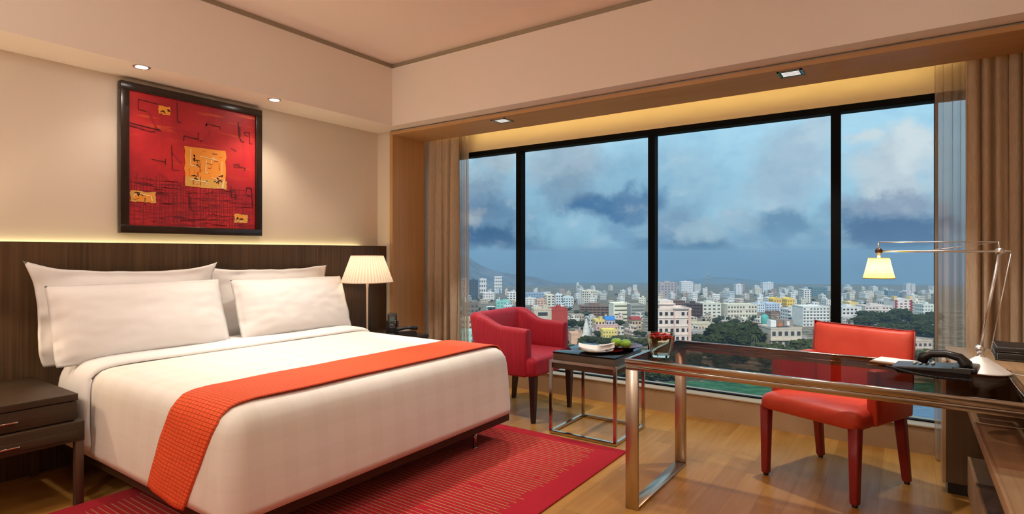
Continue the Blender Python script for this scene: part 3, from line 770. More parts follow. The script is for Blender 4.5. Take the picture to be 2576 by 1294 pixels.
# ------------------------------------------------------------------ curtains
def curtain(x0, x1, yc, z0, z1, folds, amp, seed, pinch=.55, flare=0.0):
    m = MB(); NU = int(folds * 14)
    def f(a, b_):
        z = z1 + (z0 - z1) * b_
        k = pinch + (1 - pinch) * min(1, b_ * 1.6)
        ph = a * folds * 2 * pi + 1.1 * noise.noise(Vector((a * 5, seed, b_ * .9))) + .6 * noise.noise(Vector((a * 13, seed + 4, b_ * 1.4)))
        y = yc + amp * k * (sin(ph) + .35 * sin(2.3 * ph + seed) + .25 * noise.noise(Vector((a * folds * 2, b_ * 1.5, seed))))
        x = x0 + (x1 - x0) * a + .35 * amp * cos(ph) + flare * (b_ ** 1.5) * (a - .5)
        return (x, y, z)
    m.grid(f, NU, 24); return m
M_curtl = M_curtain
m = curtain(-4.045, -3.63, 4.310, .012, 2.54, 4.5, .042, 1.0, flare=.02)
o = m.build('curtain', M_curtl, recalc=False); tag(o, 'taupe pleated drape hanging at the left end of the window', 'curtain')
o.modifiers.new('s', 'SOLIDIFY').thickness = .003
m = curtain(-3.76, -3.585, 4.405, .012, 2.54, 5, .014, 2.0)
o = m.build('sheer_curtain', M_sheer, recalc=False); tag(o, 'thin sheer curtain edge beside the left drape against the glass', 'curtain')
m = curtain(.27, .545, 4.285, .012, 2.54, 4.5, .040, 5.0)
o = m.build('curtain', M_curtain, recalc=False); tag(o, 'taupe pleated drape at the right end of the window behind the desk lamp', 'curtain')
o.modifiers.new('s', 'SOLIDIFY').thickness = .003
m = curtain(.125, .42, 4.36, .012, 2.54, 7, .022, 3.0)
o = m.build('sheer_curtain', M_sheer, recalc=False); tag(o, 'sheer curtain with see-through folds left of the right drape', 'curtain')

# ------------------------------------------------------------------ rug
t_ = thing('rug', 'crimson rug with thin tan stripes and a plain border under the bed', 'rug', (-2.45, 2.2, 0)); Mr = loc_of(t_)
MB().box(-3.43, -1.475, .55, 3.41, .001, .012, .005, 2, M=Mr).build('pile', M_rug, t_)
m = MB(); rnd = random.Random(2)
y = .66; ln = 0
while y < 3.315:
    xa = -3.30 + rnd.uniform(-.015, .015); xb = -1.635 + rnd.uniform(-.022, .018)
    x = xa
    while x < xb:
        l = rnd.uniform(.02, .2); e = min(x + l, xb)
        if rnd.random() < .985: m.box(x, e, y - .0022 + rnd.uniform(-.001, .001), y + .0022, .0112, .0138, M=Mr)
        x = e + rnd.uniform(.001, .004)
    y += .0278 + rnd.uniform(-.001, .001)
m.build('woven_stripes', M_rugline, t_)

# ------------------------------------------------------------------ crimson tub armchair (faces the side table)
ac = thing('armchair', 'crimson striped fabric tub armchair with dark tapered legs by the window', 'armchair', (-2.58, 3.865, 0)); Ma = loc_of(ac)
def U_path(xf, xb, y0, y1, r, n=8, per=10):
    pts = []
    for k in range(per): pts.append((xf + (xb + r - xf) * k / per, y0, -1, k / per, 0, -1))
    for k in range(n + 1):
        a = RAD(-90 - 90 * k / n); pts.append((xb + r + r * cos(a), y0 + r + r * sin(a), 0, 0, cos(a), sin(a)))
    for k in range(1, per): pts.append((xb, y0 + r + (y1 - y0 - 2 * r) * k / per, 0, 0, -1, 0))
    for k in range(n + 1):
        a = RAD(180 - 90 * k / n); pts.append((xb + r + r * cos(a), y1 - r + r * sin(a), 0, 0, cos(a), sin(a)))
    for k in range(1, per + 1): pts.append((xb + r + (xf - xb - r) * k / per, y1, 1, 1 - k / per, 0, 1))
    return pts
def smooth01(v): v = max(0, min(1, v)); return v * v * (3 - 2 * v)
rings = []
XF, XBK, Y0, Y1 = -2.345, -2.86, 3.54, 4.185
for (x, y, side, k, nx, ny) in U_path(XF, XBK, Y0, Y1, .10):
    s_ = smooth01((-2.56 - x) / .24)
    zt = .700 + .010 * (XF - x) / .3 + .078 * s_
    th = .078 + .018 * s_
    lean = .045 * s_
    zb = .345
    R_ = []
    def q(inw, z, l=0.0): return (x - nx * inw + nx * l, y - ny * inw + ny * l, z)
    fl = lambda z: lean * (z - zb) / (zt - zb)
    R_ = [q(.004, zb), q(0, zb + .015, fl(zb + .015)), q(0, (zb + zt) / 2, fl((zb + zt) / 2)), q(0, zt - .035, fl(zt)), q(.006, zt - .012, fl(zt)), q(.020, zt - .001, fl(zt)), q(th * .5, zt + .004, fl(zt)),
          q(th - .020, zt - .001, fl(zt) * .8), q(th - .006, zt - .012, fl(zt) * .8), q(th, zt - .035, fl(zt) * .7), q(th + .004, .56, fl(.5)), q(th + .01, zb + .02, 0), q(th, zb, 0)]
    rings.append(R_)
# rounded arm fronts
def shrink(r, kk, dx):
    cx_ = sum(p[1] for p in r) / len(r); cz_ = sum(p[2] for p in r) / len(r)
    return [(p[0] + dx, cx_ + (p[1] - cx_) * kk, cz_ + (p[2] - cz_) * (1 - (1 - kk) * .25)) for p in r]
rings = [shrink(rings[0], .72, .012), shrink(rings[0], .92, .008)] + rings + [shrink(rings[-1], .92, .008), shrink(rings[-1], .72, .012)]
m = MB(); m.loft(rings, True, True, True); m.build('back_and_arms', M_redfab, ac, M=Ma)
m = MB(); m.box(-2.80, -2.31, Y0 + .075, Y1 - .075, .352, .494, .03, 4, M=Ma)
m.box(-2.40, -2.262, Y0 + .006, Y1 - .006, .345, .490, .035, 4, M=Ma)
m.build('seat', M_redfab, ac)
def taper(x, y, w0, w1, h, dx=0, dy=0, z0=0.0):
    return [[(x + dx + sx * w0 / 2, y + dy + sy * w0 / 2, z0) for sx, sy in ((-1, -1), (1, -1), (1, 1), (-1, 1))], [(x + sx * w1 / 2, y + sy * w1 / 2, h) for sx, sy in ((-1, -1), (1, -1), (1, 1), (-1, 1))]]
for x, y, dx in ((-2.300, 3.590, 0), (-2.300, 4.140, 0), (-2.82, 3.590, -.03), (-2.82, 4.130, -.03)):
    MB().loft(taper(x, y, .028, .052, .35, dx), smooth=False).build('leg', M_leg, ac, M=Ma)

# ------------------------------------------------------------------ side table
st = thing('side_table', 'square side table with walnut box top, black glass and chrome cage frame', 'side table', (-1.83, 3.715, 0)); Ms = loc_of(st)
xa, xb_, ya, yb = -2.085, -1.575, 3.462, 3.968
w_ = .020
for x in (xa + w_ / 2, xb_ - w_ / 2):
    for y in (ya + w_ / 2, yb - w_ / 2):
        MB().bar((x, y, .004), (x, y, .520), w_).build('leg', M_chrome, st, M=Ms)
m = MB()
for z in (.014, .514):
    for y in (ya + w_ / 2, yb - w_ / 2): m.bar((xa + w_, y, z), (xb_ - w_, y, z), w_)
    for x in (xa + w_ / 2, xb_ - w_ / 2): m.bar((x, ya + w_, z), (x, yb - w_, z), w_)
m.build('frame', M_chrome, st, M=Ms)
MB().box(xa + .021, xb_ - .021, ya + .021, yb - .021, .462, .566, .001, M=Ms).build('box', wood('side_table_walnut', (.050, .032, .017), (.095, .062, .034), 'x', .35, 50), st)
MB().box(xa + .019, xb_ - .019, ya + .019, yb - .019, .5665, .577, .001, M=Ms).build('glass_top', M_black_glass, st)
# plate, napkin, dish, apples, little bowl
M_china = mat('white_china', (.80, .77, .72), .15)
o = MB().lathe([(.0, .004), (.05, .004), (.055, .0), (.06, .002), (.10, .012), (.118, .020), (.120, .023), (.098, .016), (.055, .009), (.0, .009)], seg=40).build('plate', M_china, loc=(-1.80, 3.63, .577))
tag(o, 'round white plate under the folded napkin on the side table', 'plate')
m = MB()
def nap(sg):
    def f(a, b_):
        u = a * 2 - 1; v = b_ * 2 - 1
        x = u * .125; y = v * .045 * (1 - .35 * u) + .01 * u
        z = .026 + .020 * (u + .1) ** 2 + .010 * sin(3 * v + u) + sg * .010 * (1 - v ** 4) * (1 - .5 * max(0, u)) + .004 * noise.noise(Vector((u * 3, v * 3, sg)))
        return (x, y, z)
    return f
m.grid(nap(1), 24, 14); m.grid(nap(-1), 24, 14); bmesh.ops.remove_doubles(m.bm, verts=m.bm.verts, dist=.002)
m.grid(lambda a, b_: (.02 + a * .105, (b_ - .5) * .07 * (1 - .3 * a), .052 + .018 * a * a + .004 * sin(b_ * 5)), 14, 10)
o = m.build('napkin', M_linen, M=Matrix.Rotation(RAD(28), 4, 'Z'), loc=(-1.80, 3.63, .577)); tag(o, 'cream napkin folded on the white plate', 'napkin')
M_lacq = mat('dark_red_lacquer', (.11, .005, .008), .12)
o = MB().lathe([(.0, .006), (.045, .006), (.05, 0), (.056, .0), (.08, .018), (.122, .032), (.128, .035), (.118, .034), (.078, .024), (.05, .012), (.0, .010)], seg=44).build('fruit_dish', M_lacq, loc=(-1.675, 3.835, .577))
tag(o, 'dark red lacquer dish holding two green apples', 'dish')
o = MB().lathe([(.0, .004), (.03, .004), (.034, 0), (.04, .002), (.062, .018), (.066, .022), (.058, .018), (.035, .008), (.0, .008)], seg=40).build('small_bowl', mat('red_lacquer', (.20, .008, .010), .1), loc=(-1.690, 3.680, .577))
tag(o, 'small shallow red bowl in front of the apples', 'bowl')
M_apple = mat('green_apple_skin', (.20, .42, .03), .18); t, b = nodes(M_apple)
n = t.noise(objco(t), 40, 4, .6); t.set(b.inputs['Base Color'], t.mix(t.rng(n, .3, .7), (.17, .36, .02), (.30, .52, .07)))
prof = []
for k in range(19):
    a = pi * k / 18; r_ = .038 * sin(a) * (1 + .10 * sin(a)) * (1 - .08 * (1 + cos(a)) / 2 * 0); z = .036 - .034 * cos(a)
    if k > 15: z -= .010 * ((k - 15) / 3) ** 1.5
    if k < 2: z += .004
    prof.append((max(r_ * (1 - .10 * (1 - z / .07)), .0004), z))
for i, (x, y, lb) in enumerate(((-1.735, 3.822, 'shiny green apple on the left in the dark red dish'), (-1.655, 3.802, 'shiny green apple with a stalk on the right in the dark red dish'))):
    a_ = thing('apple', lb, 'fruit', (x, y, .590), .7 * i)
    MB().lathe(prof, seg=28).build('flesh', M_apple, a_)
    MB().tube([(0, 0, .056), (.001, .001, .068), (.005, .002, .080 + .012 * i)], .0013, 6).build('stalk', M_leg, a_)

# ------------------------------------------------------------------ desk
dk = thing('desk', 'long desk with smoked glass top in a chrome frame and open chrome leg', 'desk', (-.4, 3.05, 0)); Md = loc_of(dk)
X0, X1, YA, YBk, ZT = -1.166, .372, 2.665, 3.42, .748
m = MB()
for (a, b2) in (((X0, YA), (X1, YA + .022)), ((X0, YBk - .022), (X1, YBk)), ((X0, YA + .022), (X0 + .022, YBk - .022)), ((X1 - .022, YA + .022), (X1, YBk - .022))):
    m.box(a[0], b2[0], a[1], b2[1], ZT - .026, ZT, .003, 2, M=Md)
m.build('top_rail', M_chrome, dk)
m = MB()
for (a, b2) in (((X0 + .004, YA + .004), (X1, YA + .040)), ((X0 + .004, YBk - .040), (X1, YBk - .004)), ((X0 + .004, YA + .04), (X0 + .064, YBk - .04))):
    m.box(a[0], b2[0], a[1], b2[1], ZT - .054, ZT - .031, .003, 2, M=Md)
    m.box(a[0] + .008, b2[0] - .008, a[1] + .008, b2[1] - .008, ZT - .032, ZT - .025, M=Md)
m.build('under_rail', M_chrome, dk)
MB().box(X0 + .022, X1 - .022, YA + .022, YBk - .022, ZT - .010, ZT - .002, M=Md).build('glass_top', M_smoke, dk)
MB().box(X0 + .004, X0 + .070, YA + .002, YA + .016, 0, ZT - .054, .0015, 1, M=Md).build('leg', M_steel, dk)
MB().box(X0 + .004, X0 + .070, YBk - .016, YBk - .002, 0, ZT - .054, .0015, 1, M=Md).build('leg', M_steel, dk)
MB().box(X0 + .004, X0 + .070, YA + .0165, YBk - .0165, 0, .014, .0015, 1, M=Md).build('floor_bar', M_steel, dk)

# vase with red petals
M_vase = mat('clear_glass', (.96, .90, .76), .02); M_vase.node_tree.nodes['Principled BSDF'].inputs['Transmission Weight'].default_value = 1.0
M_vase.node_tree.nodes['Principled BSDF'].inputs['IOR'].default_value = 1.46
vz = thing('glass_vase', 'square tapered clear glass bowl with red petals on the desk corner', 'vase', (-1.035, 2.815, ZT), RAD(22))
def sq(hw, z, r=.25): return [(hw * x, hw * y, z) for x, y in [(px_ / 1, py_ / 1) for px_, py_ in rrect(-1, 1, -1, 1, r, 4, 4)]]
m = MB(); m.loft([sq(.030, .0), sq(.040, .002), sq(.046, .012), sq(.058, .05), sq(.065, .09), sq(.068, .118), sq(.063, .119), sq(.060, .09), sq(.053, .05), sq(.041, .016), sq(.02, .014)], True, True, True)
m.build('bowl', M_vase, vz, auto=40)
M_petal = mat('red_petals', (.55, .015, .02), .5)
rnd = random.Random(11); m = MB()
for k in range(46):
    a, r_ = rnd.uniform(0, 2 * pi), .050 * math.sqrt(rnd.random())
    c = Vector((r_ * cos(a), r_ * sin(a), .094 + rnd.uniform(-.012, .016))); ax = rnd.uniform(0, 6.28)
    R_ = Matrix.Translation(c) @ Matrix.Rotation(ax, 4, 'Z') @ Matrix.Rotation(rnd.uniform(-.6, .6), 4, 'X')
    m.grid(lambda a_, b_: R_ @ Vector(((a_ - .5) * .030, (b_ - .5) * .024 * (1 - (2 * a_ - 1) ** 2 * .6), .006 * (2 * b_ - 1) ** 2)), 6, 5)
m.build('petals', M_petal, vz, recalc=False)

# ------------------------------------------------------------------ desk chair
dc = thing('desk_chair', 'coral red leather armchair drawn up behind the glass desk', 'chair', (-.34, 3.675, 0), RAD(-23.6))
def leather_leg(x, y, dx, dy, h):
    w0, w1 = .040, .056
    rs = []
    for f, w in ((0, w0 * .8), (.02, w0), (.5, (w0 + w1) / 2), (1, w1)):
        z = .012 + (h - .012) * f; cx, cy = x + dx * (1 - f), y + dy * (1 - f)
        rs.append([(cx + px_ * w / 2, cy + py_ * w / 2, z) for px_, py_ in rrect(-1, 1, -1, 1, .45, 4, 2)])
    m = MB(); m.loft(rs, True, True, True)
    o = m.build('leg', M_leather_d, dc)
    MB().lathe([(.0, 0), (.014, 0), (.014, .013), (.0, .013)], (x + dx, y + dy, 0), 14).build('foot_glide', M_dark, o)
leather_leg(-.247, -.262, 0, -.004, .40); leather_leg(.247, -.262, 0, -.004, .40)
leather_leg(-.232, .215, -.01, .065, .42); leather_leg(.232, .215, .01, .065, .42)
m = MB()
def seat_ring(ins, z, fy=0): return [(x, y, z) for x, y in rrect(-.277 + ins, .277 - ins, -.295 + ins + fy, .235 - ins, .045, 6, 8)]
m.loft([seat_ring(.012, .385), seat_ring(.0, .395), seat_ring(0, .42), seat_ring(.003, .445), seat_ring(.014, .463), seat_ring(.035, .474), seat_ring(.08, .481), seat_ring(.16, .484), seat_ring(.24, .485)], True, True, True)
m.build('seat', M_leather, dc)
Mt = Matrix.Translation((0, .245, .40)) @ Matrix.Rotation(RAD(-4.5), 4, 'X')
def slab(w, t_, z0, z1, puff=.010, horn=.0):
    m = MB()
    for sg in (-1, 1):
        def f(a, b_, sg=sg):
            u, v = a * 2 - 1, b_ * 2 - 1
            e = (1 - u ** 8) ** .5 * (1 - v ** 8) ** .5
            x = u * w / 2 * (1 + horn * v * abs(v)); z = z0 + (z1 - z0) * b_ + .010 * (abs(u) ** 6) * max(0, v) ** 4
            y = sg * (t_ / 2 * max(e, 0) + puff * (1 - u * u) * (1 - v * v))
            return (x, y, z)
        m.grid(f, 30, 22)
    bmesh.ops.remove_doubles(m.bm, verts=m.bm.verts, dist=.0006)
    return m
slab(.56, .050, -.015, .445, .006).build('backrest', M_leather, dc, M=Mt)
m = MB()
for x in (-.281, .281):
    m.tube([(x, 0, 0), (x, 0, .445)], .0045, 8)
m.tube([(-.281, 0, .452), (-.24, 0, .446), (.24, 0, .446), (.281, 0, .452)], .0045, 8)
m.build('piping', M_leather_d, dc, M=Mt)
for sx in (-1, 1):
    m = MB(); m.box(sx * .268 - .026, sx * .268 + .026, -.150, .235, .392, .675, .012, 3)
    m.build('armrest', M_leather, dc)

# ------------------------------------------------------------------ desk lamp
lp = thing('desk_lamp', 'silver adjustable arm desk lamp with a glowing pleated shade', 'lamp', (.267, 3.28, ZT)); Ml = loc_of(lp)
MB().lathe([(.0, .001), (.104, .001), (.105, .004), (.100, .008), (.060, .036), (.022, .064), (.012, .070), (.010, .078)], (0, 0, 0), 48).build('base', M_white_metal, lp)
Y = 3.28
def L(pts, r, name, mt=M_silver, seg=10): return MB().tube(pts, r, seg).build(name, mt, lp, M=Ml)
o = L([(.262, Y - .02, .849), (.262, Y + .02, .849)], .017, 'lower_joint'); L([(.256, Y, .80), (.256, Y, .85)], .0065, 'post'); L([(.268, Y, .80), (.268, Y, .85)], .0065, 'post')
L([(.262, Y, .85), (.300, Y, .848)], .0035, 'lower_crank')
L([(.264, Y - .008, .86), (.330, Y - .008, 1.283)], .0062, 'lower_arm'); L([(.262, Y + .010, .86), (.300, Y + .010, 1.06)], .003, 'lower_spring')
L([(.300, Y, .848), (.368, Y, 1.278)], .0022, 'tension_rod')
L([(.330, Y - .022, 1.283), (.330, Y + .016, 1.283)], .0165, 'elbow_joint'); L([(.330, Y, 1.283), (.369, Y, 1.285)], .0035, 'elbow_crank')
L([(.330, Y, 1.285), (.326, Y, 1.325)], .0025, 'elbow_post')
L([(.330, Y - .008, 1.283), (-.117, Y - .008, 1.285)], .0048, 'upper_arm'); L([(.326, Y, 1.326), (-.117, Y, 1.328)], .0023, 'upper_rod'); L([(.322, Y + .004, 1.324), (.08, Y + .004, 1.288)], .0018, 'upper_spring')
MB().tube([(-.117, Y - .018, 1.285), (-.117, Y + .014, 1.285)], .0155, 20).build('head_joint', mat('bronze_joint', (.12, .07, .05), .35, .8), lp, M=Ml)
L([(-.117, Y, 1.285), (-.119, Y, 1.326)], .0035, 'head_post'); L([(-.117, Y, 1.285), (-.117, Y, 1.245)], .0065, 'shade_holder', mat('white_stem', (.85, .84, .78), .4))
M_dsh = shade_mat('yellow_pleated_shade', (.85, .70, .18), (1.0, .78, .12), .75)
sh = MB(); rings = []
for r_, z in ((.0665, 1.154), (.065, 1.156), (.054, 1.202), (.0435, 1.250), (.042, 1.252)):
    rings.append([((r_ + .0008 * cos(60 * 2 * pi * k / 240)) * cos(2 * pi * k / 240), (r_ + .0008 * cos(60 * 2 * pi * k / 240)) * sin(2 * pi * k / 240), z - 1.2) for k in range(240)])
sh.loft(rings, True, False, True); shd = sh.build('lamp_shade', M_dsh, lp); shd.location = (-.117 - .267, 0, 1.2 - ZT)
m = MB().lathe([(.0655, -.048), (.0675, -.048), (.0675, -.043), (.0655, -.043), (.0655, -.048)], seg=60)
m.build('shade_trim', mat('gold_trim', (.65, .42, .12), .6), shd)
m = MB().lathe([(.0415, .050), (.0445, .050), (.0445, .053), (.0415, .053), (.0415, .050)], seg=60)
m.build('shade_trim', mat('gold_trim', (.65, .42, .12), .6), shd)
l = light('bulb', 'POINT', (-.117 - .267, 0, 1.195 - ZT), 1.9, (1, .88, .58), shadow_soft_size=.022); l.parent = lp
m = MB().tube([(.37, 3.27, ZT + .004), (.42, 3.24, ZT + .003), (.50, 3.20, ZT + .003), (.62, 3.19, ZT + .003)], .0018, 6)
m.build('cord', mat('clear_cord', (.7, .65, .6), .4), lp, M=Ml)

# ------------------------------------------------------------------ telephone on the desk
ph = thing('telephone', 'black corded telephone on the glass desk beside the lamp base', 'telephone', (.10, 3.10, ZT), RAD(-8))
m = MB()
m.loft([[(-.13, -.075, .0), (.115, -.085, .0), (.115, .085, .0), (-.13, .075, .0)], [(-.15, -.08, .022), (.125, -.09, .030), (.125, .09, .030), (-.15, .08, .022)], [(-.15, -.078, .028), (.125, -.088, .050), (.125, .088, .050), (-.15, .078, .028)]], smooth=False)
m.box(.06, .145, -.085, .085, .030, .052, .008, 3); m.build('body', M_dark, ph)
m = MB()
for i in range(4):
    for j in range(3): m.box(-.085 + .022 * i, -.074 + .022 * i, -.005 + .022 * j, .009 + .022 * j, .034 + .0022 * i, .040 + .0022 * i, .002, 1)
m.build('keypad', mat('light_keys', (.55, .52, .48), .4), ph)
m = MB(); m.tube([(-.045, -.055, .056), (-.038, -.055, .080), (-.010, -.055, .096), (.04, -.055, .100), (.085, -.055, .090), (.105, -.055, .066), (.105, -.055, .052)], [.021, .023, .017, .0155, .018, .024, .024], 16)
m.build('handset', M_dark, ph)
m = MB(); pts = []
for k in range(0, 900):
    f = k / 899
    cx_ = -.17 + f * .30; cy_ = -.10 - .045 * sin(f * pi) ; cz_ = .008 + .02 * (1 - f) ** 2
    a = k * .62; pts.append((cx_, cy_ + .0042 * cos(a), cz_ + .0042 * sin(a)))
m.tube(pts, .0014, 4); m.build('coiled_cord', M_dark, ph)
o = thing('notepad', 'white notepad in a brown leather holder behind the telephone', 'notepad', (-.03, 3.29, ZT), RAD(-14))
MB().box(-.11, .10, -.075, .075, 0, .008, .002).build('leather_holder', mat('tan_leather', (.22, .10, .05), .5), o)
MB().box(-.10, .085, -.065, .065, .008, .013, .001).build('paper', mat('paper_pad', (.85, .83, .80), .7), o)

# ------------------------------------------------------------------ credenza along the right wall
cr = thing('credenza', 'long walnut credenza with a lower shelf along the right wall', 'cabinet', (.55, 3.6, 0)); Mk = loc_of(cr)
MB().box(.172, .948, 3.44, 4.10, .705, .742, .002, M=Mk).box(.385, .948, -.5, 3.44, .705, .742, .002, M=Mk).build('top', M_cred, cr)
MB().box(.165, .948, 3.80, 3.985, .06, .705, M=Mk).build('end_panel', M_credz, cr)
MB().box(.150, .165, 3.795, 3.99, .055, .705, .001, M=Mk).build('edge_strip', wood('light_edge', (.42, .27, .15), (.52, .35, .21), 'z', .3, 30), cr)
MB().box(.172, .948, 3.81, 3.975, 0, .06, M=Mk).build('plinth', M_dark, cr)
MB().box(.262, .948, -.5, 3.80, .470, .498, .002, M=Mk).build('shelf', M_cred, cr)
MB().box(.250, .262, -.5, 3.80, .452, .500, .001, M=Mk).build('shelf_edge', M_credl, cr)
MB().box(.258, .948, -.5, 3.68, .03, .245, .002, M=Mk).build('lower_box', M_credz, cr)
MB().box(.246, .258, -.5, 3.68, .06, .247, .001, M=Mk).build('drawer_front', M_credl, cr)
MB().box(.60, .63, -.5, 3.80, .245, .705, M=Mk).build('back_panel', M_credz, cr)
# leather box
bx = thing('leather_box', 'black leather box with white stitching on the credenza by the curtain', 'box', (.50, 3.83, .742), RAD(-2))
m = MB(); m.box(-.140, .16, -.13, .13, 0, .040, .003, 2); m.build('body', mat('black_leather', (.012, .010, .010), .45), bx)
m = MB(); m.box(-.142, .162, -.132, .132, .042, .066, .003, 2); m.build('lid', mat('black_leather_lid', (.014, .012, .012), .45), bx)
m = MB()
def stitch(a, b_):
    a, b_ = Vector(a), Vector(b_); n_ = int((b_ - a).length / .006)
    for k in range(n_):
        p, q_ = a.lerp(b_, k / n_), a.lerp(b_, (k + .6) / n_); m.tube([p, q_], .0007, 4)
for z in (.006, .036): stitch((-.132, -.1305, z), (.152, -.1305, z)); stitch((-.1405, -.122, z), (-.1405, .122, z))
stitch((-.132, -.1305, .006), (-.132, -.1305, .036)); stitch((-.134, -.124, .0665), (.154, -.124, .0665)); stitch((-.134, -.124, .0665), (-.134, .124, .0665))
stitch((-.136, -.1325, .046), (.156, -.1325, .046))
m.build('stitching', mat('white_thread', (.7, .68, .64), .6), bx)
